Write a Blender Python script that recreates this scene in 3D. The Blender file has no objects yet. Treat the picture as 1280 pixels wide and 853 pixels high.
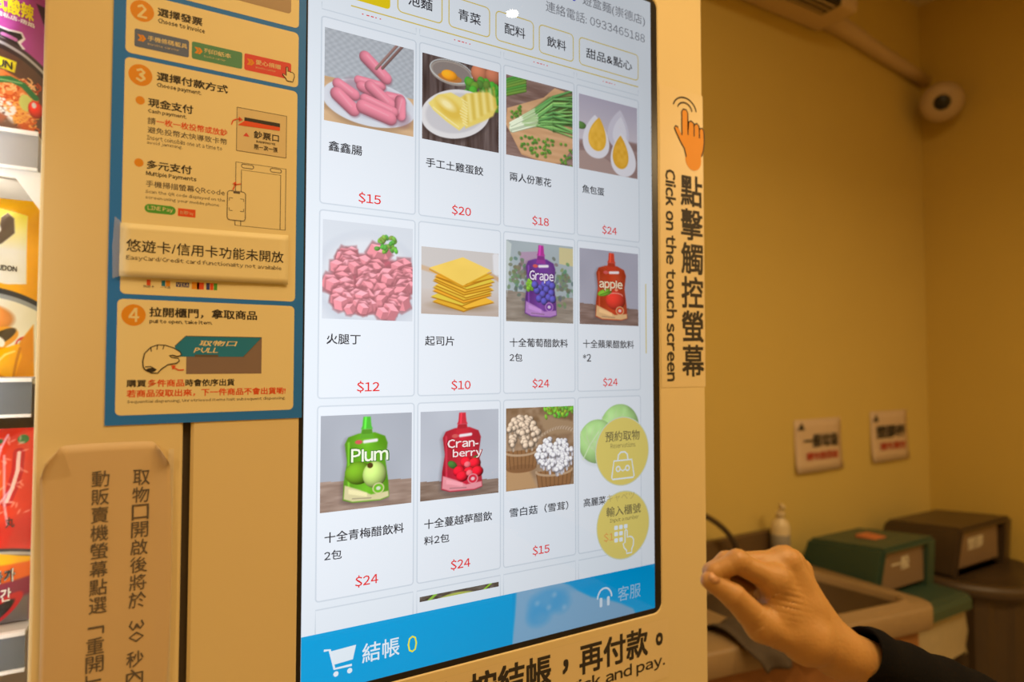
import bpy, bmesh, math, random
import numpy as np
from mathutils import Vector, Matrix
from mathutils.geometry import tessellate_polygon

# ------------------------------------------------------------------ camera, world, lights
SC = bpy.context.scene
COL = SC.collection
cam_d = bpy.data.cameras.new('camera')
cam = bpy.data.objects.new('camera', cam_d); COL.objects.link(cam)
cam.location = (-0.1788, -0.7591, 1.58)
cam.rotation_euler = (math.radians(92.006), 0, math.radians(-29.97))
cam_d.sensor_width = 36; cam_d.lens = 792.2 / 1280 * 36
cam_d.clip_start = 0.02
cam_d.dof.use_dof = True
cam_d.dof.focus_distance = 0.80
cam_d.dof.aperture_fstop = (cam_d.lens / 1000) / 0.0085
SC.camera = cam

SC.view_settings.view_transform = 'Standard'
SC.view_settings.look = 'None'
SC.view_settings.gamma = 1
SC.view_settings.exposure = 0
SC.view_settings.use_curve_mapping = False

WARM = (1.0, 0.70, 0.36)
wd = bpy.data.worlds.new('world'); SC.world = wd; wd.use_nodes = True
wd.node_tree.nodes['Background'].inputs[0].default_value = (1.0, 0.7, 0.4, 1)
wd.node_tree.nodes['Background'].inputs[1].default_value = 0.12

def area(name, loc, target, size, power, color, size_y=None, spread=None):
    l = bpy.data.lights.new(name, 'AREA'); l.energy = power; l.color = color
    l.shape = 'RECTANGLE' if size_y else 'DISK'; l.size = size
    if size_y: l.size_y = size_y
    if spread: l.spread = math.radians(spread)
    o = bpy.data.objects.new(name, l); COL.objects.link(o); o.location = loc
    o.rotation_euler = (Vector(target) - Vector(loc)).to_track_quat('-Z', 'Y').to_euler()
    return o

CEIL = 3.45
# ceiling downlights of the shop (each has a fitting built below)
LAMPS = [(0.629, -0.638, 2.50, 3.2), (-1.55, -0.9, 2.5, 11.5), (1.9, -1.0, 2.5, 13), (3.0, -1.8, 2.5, 8)]
for i, (x, y, z, p) in enumerate(LAMPS):
    area('downlight_glow', (x, y, z - 0.012), (x, y, 0), 0.024, p, WARM)
area('added_soft_fill', (0.5, -1.1, 3.42), (0.5, -1.1, 0), 1.6, 36, WARM, 1.0)  # added soft fill below the ceiling, unseen and without a fitting
# white strip lights inside the noodle cabinet
area('cabinet_light', (-0.37, 0.018, 1.83), (-0.33, 0.09, 1.80), 0.10, 0.36, (0.90, 0.96, 1.0), 0.30)
area('cabinet_light', (-0.37, 0.018, 1.50), (-0.33, 0.09, 1.52), 0.10, 0.36, (0.90, 0.96, 1.0), 0.30)
area('cabinet_light', (-0.37, 0.018, 1.25), (-0.33, 0.09, 1.27), 0.10, 0.30, (0.90, 0.96, 1.0), 0.30)

area('cabinet_light', (-0.42, 0.22, 1.76), (-0.36, 0.45, 1.65), 0.16, 0.8, (1.0, 0.93, 0.82), 0.16)  # added fill, not a strip light: lifts the dark cabinet interior
# ------------------------------------------------------------------ helpers
def lin(c):
    return tuple((v / 12.92 if v <= 0.04045 else ((v + 0.055) / 1.055) ** 2.4) for v in (x / 255 for x in c))

def mat(name, col, rough=0.5, metal=0.0, noise=0.0, nscale=30, bump=0.0, bscale=200, spec=0.5, trans=0.0, attr=None, coat=0.0, alpha=None):
    m = bpy.data.materials.new(name); m.use_nodes = True
    nt = m.node_tree; b = nt.nodes['Principled BSDF']
    b.inputs['Base Color'].default_value = (*col, 1)
    b.inputs['Roughness'].default_value = rough; b.inputs['Metallic'].default_value = metal
    b.inputs['Specular IOR Level'].default_value = spec
    b.inputs['Transmission Weight'].default_value = trans
    b.inputs['Coat Weight'].default_value = coat
    if alpha is not None: b.inputs['Alpha'].default_value = alpha
    tc = nt.nodes.new('ShaderNodeTexCoord')
    if attr:
        a = nt.nodes.new('ShaderNodeAttribute'); a.attribute_name = attr
        nt.links.new(a.outputs['Color'], b.inputs['Base Color'])
    elif noise > 0:
        n = nt.nodes.new('ShaderNodeTexNoise'); n.inputs['Scale'].default_value = nscale; n.inputs['Detail'].default_value = 4
        nt.links.new(tc.outputs['Object'], n.inputs['Vector'])
        mx = nt.nodes.new('ShaderNodeMix'); mx.data_type = 'RGBA'
        mx.inputs['A'].default_value = (*[c * (1 - noise) for c in col], 1)
        mx.inputs['B'].default_value = (*[min(1, c * (1 + noise)) for c in col], 1)
        nt.links.new(n.outputs['Fac'], mx.inputs['Factor'])
        nt.links.new(mx.outputs['Result'], b.inputs['Base Color'])
    if bump > 0:
        n2 = nt.nodes.new('ShaderNodeTexNoise'); n2.inputs['Scale'].default_value = bscale; n2.inputs['Detail'].default_value = 5
        nt.links.new(tc.outputs['Object'], n2.inputs['Vector'])
        bp = nt.nodes.new('ShaderNodeBump'); bp.inputs['Strength'].default_value = bump; bp.inputs['Distance'].default_value = 0.002
        nt.links.new(n2.outputs['Fac'], bp.inputs['Height']); nt.links.new(bp.outputs['Normal'], b.inputs['Normal'])
    return m

SCREEN_STRENGTH = 1.17
def screen_mat(name, col=None, attr=None, strength=1.0):
    """backlit LCD behind glass: emission that dims off-axis like an LCD panel, under a clear reflecting cover"""
    m = bpy.data.materials.new(name); m.use_nodes = True
    nt = m.node_tree; nt.nodes.clear()
    out = nt.nodes.new('ShaderNodeOutputMaterial')
    em = nt.nodes.new('ShaderNodeEmission')
    if attr:
        a = nt.nodes.new('ShaderNodeAttribute'); a.attribute_name = attr
        nt.links.new(a.outputs['Color'], em.inputs['Color'])
    else: em.inputs['Color'].default_value = (*lin(col), 1)
    lw = nt.nodes.new('ShaderNodeLayerWeight'); lw.inputs['Blend'].default_value = 0.5
    mr = nt.nodes.new('ShaderNodeMapRange')
    mr.inputs['From Min'].default_value = 0.02; mr.inputs['From Max'].default_value = 0.32
    mr.inputs['To Min'].default_value = SCREEN_STRENGTH * strength; mr.inputs['To Max'].default_value = SCREEN_STRENGTH * strength * 0.53
    nt.links.new(lw.outputs['Facing'], mr.inputs['Value']); nt.links.new(mr.outputs['Result'], em.inputs['Strength'])
    gl = nt.nodes.new('ShaderNodeBsdfGlossy'); gl.inputs['Roughness'].default_value = 0.012
    gl.inputs['Color'].default_value = (1, 1, 1, 1)
    fr = nt.nodes.new('ShaderNodeFresnel'); fr.inputs['IOR'].default_value = 1.5
    mx = nt.nodes.new('ShaderNodeMixShader')
    nt.links.new(fr.outputs[0], mx.inputs[0]); nt.links.new(em.outputs[0], mx.inputs[1]); nt.links.new(gl.outputs[0], mx.inputs[2])
    nt.links.new(mx.outputs[0], out.inputs['Surface'])
    return m

def emit_mat(name, col, s):
    m = bpy.data.materials.new(name); m.use_nodes = True
    nt = m.node_tree; nt.nodes.clear()
    out = nt.nodes.new('ShaderNodeOutputMaterial'); em = nt.nodes.new('ShaderNodeEmission')
    em.inputs[0].default_value = (*col, 1); em.inputs[1].default_value = s
    nt.links.new(em.outputs[0], out.inputs[0]); return m

def link(name, me, m, parent=None, smooth=False):
    o = bpy.data.objects.new(name, me); COL.objects.link(o)
    if m is not None and not me.materials: me.materials.append(m)
    if parent is not None:
        o.parent = parent
        o.matrix_parent_inverse = Matrix.Translation(parent.location).inverted()
    if smooth:
        me.polygons.foreach_set('use_smooth', [True] * len(me.polygons))
    return o

def thing(name, label, cat, loc, group=None):
    o = bpy.data.objects.new(name, None); COL.objects.link(o); o.location = loc; o.empty_display_size = 0.05
    o['label'] = label; o['category'] = cat
    if group: o['group'] = group
    return o

def tag(o, label=None, cat=None, group=None, kind=None):
    if label: o['label'] = label
    if cat: o['category'] = cat
    if group: o['group'] = group
    if kind: o['kind'] = kind
    return o

def bmobj(name, bm, m, parent=None, smooth=False, bevel=0.0, seg=2):
    if bevel > 0:
        bmesh.ops.bevel(bm, geom=bm.edges[:], offset=bevel, segments=seg, affect='EDGES', profile=0.5)
    bmesh.ops.recalc_face_normals(bm, faces=bm.faces)
    me = bpy.data.meshes.new(name); bm.to_mesh(me); bm.free()
    return link(name, me, m, parent, smooth)

def box(name, x0, x1, y0, y1, z0, z1, m, parent=None, bevel=0.0, seg=2, smooth=False):
    bm = bmesh.new(); bmesh.ops.create_cube(bm, size=1)
    for v in bm.verts:
        v.co = Vector(((x0 + x1) / 2 + v.co.x * (x1 - x0), (y0 + y1) / 2 + v.co.y * (y1 - y0), (z0 + z1) / 2 + v.co.z * (z1 - z0)))
    return bmobj(name, bm, m, parent, smooth, bevel, seg)

def pydata(name, vs, fs, m, parent=None, smooth=False):
    me = bpy.data.meshes.new(name); me.from_pydata([tuple(v) for v in vs], [], fs); me.update()
    return link(name, me, m, parent, smooth)

def loft(name, loops, m, parent=None, smooth=True, cap0=True, cap1=True, close=True):
    n = len(loops[0]); vs = [tuple(p) for L in loops for p in L]; fs = []
    for i in range(len(loops) - 1):
        for j in range(n if close else n - 1):
            a, b = i * n + j, i * n + (j + 1) % n
            fs.append((a, b, b + n, a + n))
    if cap0: fs.append(tuple(range(n))[::-1])
    if cap1: fs.append(tuple((len(loops) - 1) * n + j for j in range(n)))
    bm = bmesh.new(); me = bpy.data.meshes.new(name); me.from_pydata(vs, [], fs); bm.from_mesh(me)
    bmesh.ops.recalc_face_normals(bm, faces=bm.faces); bm.to_mesh(me); bm.free()
    return link(name, me, m, parent, smooth)

def tube(name, pts, rad, m, parent=None, n=12):
    pts = [Vector(p) for p in pts]; loops = []
    for i, p in enumerate(pts):
        t = (pts[min(i + 1, len(pts) - 1)] - pts[max(i - 1, 0)]).normalized()
        u = t.cross(Vector((0.13, 0.31, 1))).normalized()
        w = t.cross(u).normalized(); r = rad[i] if isinstance(rad, (list, tuple)) else rad
        loops.append([p + (u * math.cos(k * 2 * math.pi / n) + w * math.sin(k * 2 * math.pi / n)) * r for k in range(n)])
    return loft(name, loops, m, parent)

def lathe(name, cx, cy, prof, m, parent=None, n=32):
    loops = [[(cx + r * math.cos(k * 2 * math.pi / n), cy + r * math.sin(k * 2 * math.pi / n), z) for k in range(n)] for r, z in prof]
    return loft(name, loops, m, parent)

def rr(cx, cy, hx, hy, r, n=6):
    out = []
    for sx, sy, a0 in ((1, 1, 0), (-1, 1, 90), (-1, -1, 180), (1, -1, 270)):
        for k in range(n + 1):
            a = math.radians(a0 + 90 * k / n)
            out.append((cx + sx * (hx - r) + r * math.cos(a), cy + sy * (hy - r) + r * math.sin(a)))
    return out

# flat print on a vertical plane facing -y: lists of polygons in (x, z)
def flat(name, polys, y, m, parent=None, thick=0.0):
    vs, fs = [], []
    for P in polys:
        b = len(vs)
        area2 = sum(P[i][0] * P[(i + 1) % len(P)][1] - P[(i + 1) % len(P)][0] * P[i][1] for i in range(len(P)))
        if area2 < 0: P = P[::-1]
        vs += [(p[0], y, p[1]) for p in P]
        for t in tessellate_polygon([[Vector((p[0], p[1], 0)) for p in P]]):
            a = [P[i] for i in t]
            s = (a[1][0] - a[0][0]) * (a[2][1] - a[0][1]) - (a[2][0] - a[0][0]) * (a[1][1] - a[0][1])
            t = t if s > 0 else t[::-1]
            fs.append(tuple(b + i for i in t))
        if thick > 0:
            n = len(P); b2 = len(vs)
            vs += [(p[0], y + thick, p[1]) for p in P]
            for i in range(n): fs.append((b + i, b2 + i, b2 + (i + 1) % n, b + (i + 1) % n))
    return pydata(name, vs, fs, m, parent)

def rect(x0, x1, z0, z1): return [(x0, z0), (x1, z0), (x1, z1), (x0, z1)]
def rrect(x0, x1, z0, z1, r, n=5): return rr((x0 + x1) / 2, (z0 + z1) / 2, (x1 - x0) / 2, (z1 - z0) / 2, r, n)
def ell(cx, cz, rx, rz, n=28, a0=0, a1=360):
    return [(cx + rx * math.cos(math.radians(a0 + (a1 - a0) * k / n)), cz + rz * math.sin(math.radians(a0 + (a1 - a0) * k / n))) for k in range(n if a1 - a0 == 360 else n + 1)]
def ring(P, w, closed=True):
    """stroke of a polyline: list of quads"""
    out = []; n = len(P)
    nr = []
    for i in range(n):
        a = P[(i - 1) % n] if closed or i > 0 else P[i]; b = P[(i + 1) % n] if closed or i < n - 1 else P[i]
        dx, dz = b[0] - a[0], b[1] - a[1]; L = math.hypot(dx, dz) or 1
        nr.append((-dz / L * w / 2, dx / L * w / 2))
    for i in range(n if closed else n - 1):
        j = (i + 1) % n
        out.append([(P[i][0] + nr[i][0], P[i][1] + nr[i][1]), (P[j][0] + nr[j][0], P[j][1] + nr[j][1]), (P[j][0] - nr[j][0], P[j][1] - nr[j][1]), (P[i][0] - nr[i][0], P[i][1] - nr[i][1])])
    return out

_glyph = {}
def glyph(ch, res):
    k = (ch, res)
    if k not in _glyph:
        c = bpy.data.curves.new('lettering', 'FONT'); c.body = ch; c.resolution_u = res
        o = bpy.data.objects.new('lettering', c); COL.objects.link(o)
        dg = bpy.context.evaluated_depsgraph_get(); dg.update()
        me = bpy.data.meshes.new_from_object(o.evaluated_get(dg))
        n = len(me.vertices); co = np.empty(n * 3); me.vertices.foreach_get('co', co)
        fs = [tuple(p.vertices) for p in me.polygons]
        bpy.data.objects.remove(o); bpy.data.curves.remove(c); bpy.data.meshes.remove(me)
        _glyph[k] = (co.reshape(-1, 3)[:, :2], fs)
    return _glyph[k]
def text_mesh(s, bold, res):
    """characters laid out one by one; latin letters and digits use the full-width forms of the same sans face, set close.
    bold is struck several times, slightly displaced"""
    V_, F_, K_ = [], [], []; x = 0.0; n = 0
    d = bold * .75
    shifts = [(0, 0)] if bold < .003 else [(-d, -d), (d, -d), (-d, d), (d, d)] + ([(0, 0)] if bold > .03 else [])
    for ch in s:
        if ch == ' ': x += .26; continue
        o = ord(ch)
        if 0x21 <= o <= 0x7e:
            co, fs = glyph(chr(o + 0xfee0) if (ch.isalnum() and ch != 'l') or ch == '$' else ch, res)
            if len(co) == 0: continue
            mn, mx = co[:, 0].min(), co[:, 0].max()
            co = co + [x - mn + .04, 0]; x += mx - mn + .085
        else:
            co, fs = glyph(ch, res); co = co + [x, 0]; x += 1.0
        for q, (sx, sy) in enumerate(shifts):
            V_.append(co + [sx, sy]); K_.append(np.full(len(co), q)); F_ += [tuple(i + n for i in f) for f in fs]; n += len(co)
    return np.concatenate(V_), F_, np.concatenate(K_)

def fit_text(s, x0, x1, z0, z1, bold=0.0, res=2, rot=0, keep=False):
    """returns verts (x,z) and faces of the text fitted to a box; rot 90 turns it clockwise (reading downward)"""
    co, fs, kk = text_mesh(s, bold, res)
    co = co.copy()
    if rot: co = np.stack([co[:, 1], -co[:, 0]], 1)
    mn, mx = co.min(0), co.max(0); sz = np.maximum(mx - mn, 1e-6)
    sx, sz_ = (x1 - x0) / sz[0], (z1 - z0) / sz[1]
    if keep: sx = sz_ = min(sx, sz_)
    c = (mn + mx) / 2
    p = (co - c) * [sx, sz_] + [(x0 + x1) / 2, (z0 + z1) / 2]
    return p, fs, kk

def lettering(items, y, m, parent=None, name='lettering', bold=0.0, res=2):
    """items: (text, x0, x1, z0, z1[, rot[, keep]])"""
    vs, fs = [], []
    for it in items:
        p, f, kk = fit_text(it[0], it[1], it[2], it[3], it[4], bold, res, it[5] if len(it) > 5 else 0, it[6] if len(it) > 6 else False)
        b = len(vs); vs += [(q[0], y - .00001 * k, q[1]) for q, k in zip(p, kk)]; fs += [tuple(b + i for i in g) for g in f]
    return pydata(name, vs, fs, m, parent)

def vcolumn(s, xc, ztop, pitch, w, gap=0.9):
    """characters one under another, each in its own square"""
    out = []
    for i, ch in enumerate(s):
        if ch == ' ': continue
        z = ztop - pitch * i
        out.append((ch, xc - w / 2, xc + w / 2, z - pitch * gap, z))
    return out

# ------------------------------------------------------------------ picture painter (numpy), stored as vertex colours on a fine grid
class Pic:
    def __init__(s, n, bg=(255, 255, 255), m=None, seed=1):
        s.n = n; s.m = m or n
        s.a = np.ones((s.m, n, 3)) * np.array(bg, float)
        v, u = np.mgrid[0:s.m, 0:n]; s.u = (u + 0.5) / n; s.v = (v + 0.5) / s.m * (s.m / n); s.px = 1.0 / n
        s.rng = np.random.RandomState(seed)
    def blend(s, mask, col):
        s.a = s.a * (1 - mask[..., None]) + (np.array(col, float) if not (isinstance(col, np.ndarray) and col.ndim == 3) else col) * mask[..., None]
    def noise(s, sx, sy=None):
        sy = sy or sx
        g = s.rng.rand(int(sy) + 3, int(sx) + 3)
        x = s.u * sx; y = s.v / (s.m / s.n) * sy; i = x.astype(int); j = y.astype(int); f = x - i; h = y - j
        f = f * f * (3 - 2 * f); h = h * h * (3 - 2 * h)
        return (g[j, i] * (1 - f) + g[j, i + 1] * f) * (1 - h) + (g[j + 1, i] * (1 - f) + g[j + 1, i + 1] * f) * h
    def grad(s, y0, y1, c0, c1):
        t = np.clip((s.v - y0) / (y1 - y0), 0, 1)[..., None]
        m = ((s.v >= y0) & (s.v <= y1)).astype(float)
        s.blend(m, np.array(c0, float) * (1 - t) + np.array(c1, float) * t)
    def tex(s, amp, sx, sy=None, mask=None):
        t = (s.noise(sx, sy) - .5) * 2 * amp
        s.a = np.clip(s.a + t[..., None] * (1 if mask is None else mask[..., None]), 0, 255)
    def ell(s, cx, cy, rx, ry, col, rot=0, shade=0.0, soft=1.0, alpha=1.0):
        c, sn = math.cos(rot), math.sin(rot)
        x = (s.u - cx) * c + (s.v - cy) * sn; y = -(s.u - cx) * sn + (s.v - cy) * c
        d = np.sqrt((x / rx) ** 2 + (y / ry) ** 2)
        m = np.clip((1 - d) * min(rx, ry) / s.px / soft + .5, 0, 1) * alpha
        if shade:
            L = np.clip(1 - d ** 2, 0, 1) ** .5
            k = 1 + shade * (L - .6) - shade * .8 * ((s.u - cx) + (s.v - cy)) / (rx + ry) * 1.0
            s.blend(m, np.clip(np.array(col, float) * k[..., None], 0, 255))
        else: s.blend(m, col)
        return m
    def cap(s, x0, y0, x1, y1, r, col, shade=0.0, r1=None, soft=1.0, alpha=1.0):
        dx, dy = x1 - x0, y1 - y0; L2 = dx * dx + dy * dy + 1e-12
        t = np.clip(((s.u - x0) * dx + (s.v - y0) * dy) / L2, 0, 1)
        rr_ = r + (0 if r1 is None else (r1 - r)) * t
        d = np.hypot(s.u - x0 - t * dx, s.v - y0 - t * dy)
        m = np.clip((rr_ - d) / s.px / soft + .5, 0, 1) * alpha
        if shade:
            L = math.sqrt(L2); side = ((s.u - x0) * dy - (s.v - y0) * dx) / L / np.maximum(rr_, 1e-6)
            if dx < 0: side = -side
            k = 1 + shade * (np.sqrt(np.clip(1 - (d / rr_) ** 2, 0, 1)) - .6) + shade * .6 * side
            s.blend(m, np.clip(np.array(col, float) * k[..., None], 0, 255))
        else: s.blend(m, col)
    def poly(s, P, col, soft=1.0, alpha=1.0):
        inside = np.zeros(s.u.shape, bool); dist = np.full(s.u.shape, 9.0)
        for i in range(len(P)):
            x0, y0 = P[i]; x1, y1 = P[(i + 1) % len(P)]
            cond = ((y0 > s.v) != (y1 > s.v))
            xi = (x1 - x0) * (s.v - y0) / ((y1 - y0) if y1 != y0 else 1e-9) + x0
            inside ^= cond & (s.u < xi)
            dx, dy = x1 - x0, y1 - y0; t = np.clip(((s.u - x0) * dx + (s.v - y0) * dy) / (dx * dx + dy * dy + 1e-12), 0, 1)
            dist = np.minimum(dist, np.hypot(s.u - x0 - t * dx, s.v - y0 - t * dy))
        sd = np.where(inside, dist, -dist)
        m = np.clip(sd / s.px / soft + .5, 0, 1) * alpha
        s.blend(m, col); return m
    def line(s, P, w, col, alpha=1.0):
        for i in range(len(P) - 1): s.cap(*P[i], *P[i + 1], w / 2, col, alpha=alpha)

def grid_mesh(name, pic, surf, m, parent=None, nv=None, flip=False):
    """surf(u array, v array) -> x, y, z; v down. vertex grid = picture samples"""
    H, W = pic.a.shape[:2]
    u, v = np.meshgrid(np.linspace(0, 1, W), np.linspace(0, 1, H))
    x, y, z = surf(u, v)
    co = np.stack([x + 0 * u, y + 0 * u, z + 0 * u], -1).reshape(-1, 3)
    me = bpy.data.meshes.new(name)
    nq = (W - 1) * (H - 1)
    idx = np.arange(W * H).reshape(H, W)
    q = np.stack([idx[1:, :-1], idx[1:, 1:], idx[:-1, 1:], idx[:-1, :-1]], -1).reshape(-1, 4)
    if flip: q = q[:, ::-1]
    me.vertices.add(W * H); me.vertices.foreach_set('co', co.ravel())
    me.loops.add(nq * 4); me.polygons.add(nq)
    me.loops.foreach_set('vertex_index', q.ravel().astype(np.int32))
    me.polygons.foreach_set('loop_start', np.arange(0, nq * 4, 4, dtype=np.int32))
    try: me.polygons.foreach_set('loop_total', np.full(nq, 4, dtype=np.int32))
    except Exception: pass
    c = np.clip(pic.a / 255, 0, 1).reshape(-1, 3)
    c = np.where(c <= .04045, c / 12.92, ((c + .055) / 1.055) ** 2.4)
    at = me.color_attributes.new('Col', 'FLOAT_COLOR', 'POINT')
    at.data.foreach_set('color', np.concatenate([c, np.ones((len(c), 1))], 1).ravel().astype(np.float32))
    me.update(calc_edges=True); me.validate()
    return link(name, me, m, parent, smooth=True)

# ------------------------------------------------------------------ materials
M = {}
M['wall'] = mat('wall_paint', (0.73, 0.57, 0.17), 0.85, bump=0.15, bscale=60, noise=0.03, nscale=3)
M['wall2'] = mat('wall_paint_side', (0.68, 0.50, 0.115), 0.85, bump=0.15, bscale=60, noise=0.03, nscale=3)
M['floor'] = mat('floor_tile', (0.35, 0.28, 0.2), 0.4, noise=0.1, nscale=4)
M['ceiling'] = mat('ceiling_paint', (0.75, 0.65, 0.45), 0.9, noise=0.02)
M['cream'] = mat('cream_enamel', (0.79, 0.645, 0.345), 0.42, noise=0.02, nscale=2, spec=0.35)
M['black'] = mat('black_plastic', (0.012, 0.012, 0.013), 0.3, noise=0.1)
M['gap'] = mat('dark_gap', (0.06, 0.045, 0.03), 0.8, noise=0.1)
M['paper'] = mat('white_card', (0.86, 0.745, 0.41), 0.6, noise=0.015, nscale=8)
M['paper2'] = mat('notice_paper', (0.66, 0.485, 0.265), 0.75, noise=0.02, nscale=8)
M['strip'] = mat('notice_strip_card', (0.86, 0.755, 0.43), 0.5, noise=0.015, nscale=8)
M['blue'] = mat('poster_blue', (0.015, 0.20, 0.74), 0.5, noise=0.03, nscale=8)
M['ink'] = mat('black_ink', (0.03, 0.025, 0.02), 0.6, noise=0.1)
M['ink2'] = mat('dark_grey_ink', (0.12, 0.10, 0.08), 0.6, noise=0.1)
M['orange'] = mat('orange_ink', (0.78, 0.31, 0.015), 0.5, noise=0.03)
M['redink'] = mat('red_orange_ink', (0.78, 0.09, 0.02), 0.5, noise=0.03)
M['btn_blue'] = mat('steel_blue_ink', (0.11, 0.16, 0.32), 0.5, noise=0.03)
M['btn_green'] = mat('green_ink', (0.09, 0.30, 0.18), 0.5, noise=0.03)
M['btn_red'] = mat('coral_red_ink', (0.72, 0.07, 0.06), 0.5, noise=0.03)
M['green'] = mat('bright_green_ink', (0.08, 0.38, 0.05), 0.5, noise=0.03)
M['tan'] = mat('tan_ink', (0.74, 0.61, 0.34), 0.5, noise=0.03)
M['brownink'] = mat('brown_grey_ink', (0.24, 0.17, 0.15), 0.5, noise=0.03)
M['teal'] = mat('teal_ink', (0.01, 0.22, 0.42), 0.5, noise=0.03)
M['navy'] = mat('navy_ink', (0.04, 0.05, 0.25), 0.5, noise=0.03)
M['sticker'] = mat('clear_sticker', (0.80, 0.65, 0.36), 0.35, noise=0.015, nscale=8)
M['skin'] = None
M['clearfilm'] = mat('clear_film', (0.9, 0.9, 0.9), 0.2, noise=0.02, alpha=0.25)

# ------------------------------------------------------------------ the setting
def structure(o): o['kind'] = 'structure'; return o
XL, XR, YF, YB = -2.2, 3.30, -3.0, 1.0
structure(box('floor', XL - .1, XR + .1, YF - .1, YB + .1, -0.08, 0, M['floor']))
structure(box('ceiling', XL - .1, XR + .1, YF - .1, YB + .1, CEIL, CEIL + .08, M['ceiling']))
structure(box('wall_back', XL - .1, XR + .1, YB, YB + .1, 0, CEIL, M['wall']))
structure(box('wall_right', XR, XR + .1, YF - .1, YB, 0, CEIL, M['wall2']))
structure(box('wall_left', XL - .1, XL, YF, YB, 0, CEIL, M['wall']))
structure(box('wall_front', XL - .1, XR, YF - .1, YF, 0, CEIL, M['wall']))

# ------------------------------------------------------------------ the payment machine
vm = thing('vending_machine', 'cream ordering machine with a tall touch screen showing food products', 'machine', (0.18, 0.45, 0))
SX0, SX1, SZ0, SZ1 = -0.0195, 0.5180, 1.1970, 2.1640
BX0, BX1, BZ0, BZ1 = -0.0250, 0.5315, 1.1885, 2.1720
MX0, MX1 = -0.2715, 0.6335
box('cabinet_body', MX0 + .002, MX1, 0.02, 0.86, 0.05, 2.55, M['cream'], vm, 0.006)
# narrow side panel left of the dark joint
box('side_panel', MX0, -0.1438, 0.0, 0.02, 0.06, 2.54, M['cream'], vm, 0.003)
box('joint_strip', -0.1438, -0.1363, 0.0075, 0.02, 0.06, 2.54, M['gap'], vm)
# front panel: a frame with an opening for the screen, edges rounded, right edge turned back
def frame_panel():
    outer = rrect(-0.1363, MX1, 0.06, 2.54, 0.004, 8)
    inner = rrect(BX0, BX1, BZ0, BZ1, 0.016, 8)
    loops = []
    o = lambda P, y, g=0.0: [(p[0], y, p[1]) for p in P]
    outer_s = rrect(-0.1363 + .003, MX1 - .003, 0.063, 2.537, 0.004, 8)
    inner_s = rrect(BX0 - .0015, BX1 + .0015, BZ0 - .0015, BZ1 + .0015, 0.0165, 8)
    loops = [o(outer, 0.02), o(outer, 0.003), o(outer_s, 0.0), o(inner_s, 0.0), o(inner, 0.0012), o(inner, 0.012)]
    return loft('front_panel', loops, M['cream'], vm, smooth=False, cap0=False, cap1=False)
frame_panel()
# black bezel ring
def bez():
    a = rrect(BX0, BX1, BZ0, BZ1, 0.016, 8); b = rrect(SX0 - .0004, SX1 + .0004, SZ0 - .0004, SZ1 + .0004, 0.0025, 8)
    loops = [[(p[0], 0.011, p[1]) for p in a], [(p[0], 0.0016, p[1]) for p in a], [(p[0], 0.0010, p[1]) for p in b], [(p[0], 0.011, p[1]) for p in b]]
    loft('bezel', loops, M['black'], vm, smooth=False, cap0=False, cap1=False)
bez()

# screen: app units -> world.  column pitch 1 = 0.125 m
def ax(X): return 0.125 * X
def az(Y): return 2.006684 - 0.125 * Y
S_bg = screen_mat('screen_white', (226, 234, 243))
S_card = screen_mat('screen_card', (229, 236, 245))
S_line = screen_mat('screen_card_line', (205, 215, 226))
S_txt = screen_mat('screen_black', (38, 42, 52))
S_grey = screen_mat('screen_grey', (112, 116, 126))
S_red = screen_mat('screen_red', (226, 36, 42))
S_gold = screen_mat('screen_gold', (214, 192, 92))
S_yellow = screen_mat('screen_yellow', (226, 200, 30))
S_blue = screen_mat('screen_blue', (0, 160, 220))
S_white = screen_mat('screen_pure_white', (225, 236, 245))
S_lemon = screen_mat('screen_lemon', (240, 235, 40))
S_pic = screen_mat('screen_picture', attr='Col')
S_btn = screen_mat('screen_button', (224, 206, 112))
S_dark = screen_mat('screen_button_text', (110, 104, 74))
S_faint = screen_mat('screen_faint_price', (226, 150, 84))
S_navy = screen_mat('screen_navy', (50, 60, 200))
S_lblue = screen_mat('screen_pale_blue', (160, 198, 226))

YS = 0.0011
scr = box('touch_screen', SX0, SX1, YS, 0.010, SZ0, SZ1, S_bg, vm)
flat('toolbar', [rect(SX0, SX1, SZ0, az(5.93))], YS - .0001, S_blue, scr)
def afl(name, polys, lay, m, parent=scr):
    return flat(name, [[(ax(p[0]), az(p[1])) for p in P] for P in polys], YS - .0001 * lay, m, parent)
def atx(items, lay, m, parent=scr, name='lettering', bold=0.0, res=2):
    """items: (text, X0, X1, Ytop, Ybottom)"""
    return lettering([(t, ax(a), ax(b), az(d), az(c)) for t, a, b, c, d in items], YS - .0001 * lay, m, parent, name, bold, res)

def arr(X0, X1, Y0, Y1, r=0.03): return rrect(X0, X1, Y0, Y1, r, 4)
# category tabs
tabs = [(None, 0.16, 0.65), ('泡麵', 0.73, 1.22), ('青菜', 1.30, 1.79), ('配料', 1.87, 2.36), ('飲料', 2.44, 2.92), ('甜品&點心', 3.01, 3.93)]
for t, a, b in tabs:
    if t is None:
        afl('category_tab', [arr(a, b, -0.51, -0.17, .04)], 2, S_yellow)
        continue
    tb = afl('category_tab', ring(arr(a, b, -0.51, -0.18, .05), 0.012), 2, S_gold)
    w = 0.27 if len(t) == 2 else 0.72
    c = (a + b) / 2
    atx([(t, c - w / 2, c + w / 2, -0.405, -0.28)], 3, S_txt, scr, 'tab_lettering', 0.012)
afl('tab_rule', ring([(0.25, -0.10), (3.93, -0.10)], 0.013, False), 2, S_gold)
atx([('遊盒麵(崇德店)', 3.06, 4.05, -1.055, -0.905), ('連絡電話: 0933465188', 2.53, 4.045, -0.82, -0.69)], 2, S_grey, scr, 'header_lettering')
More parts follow.
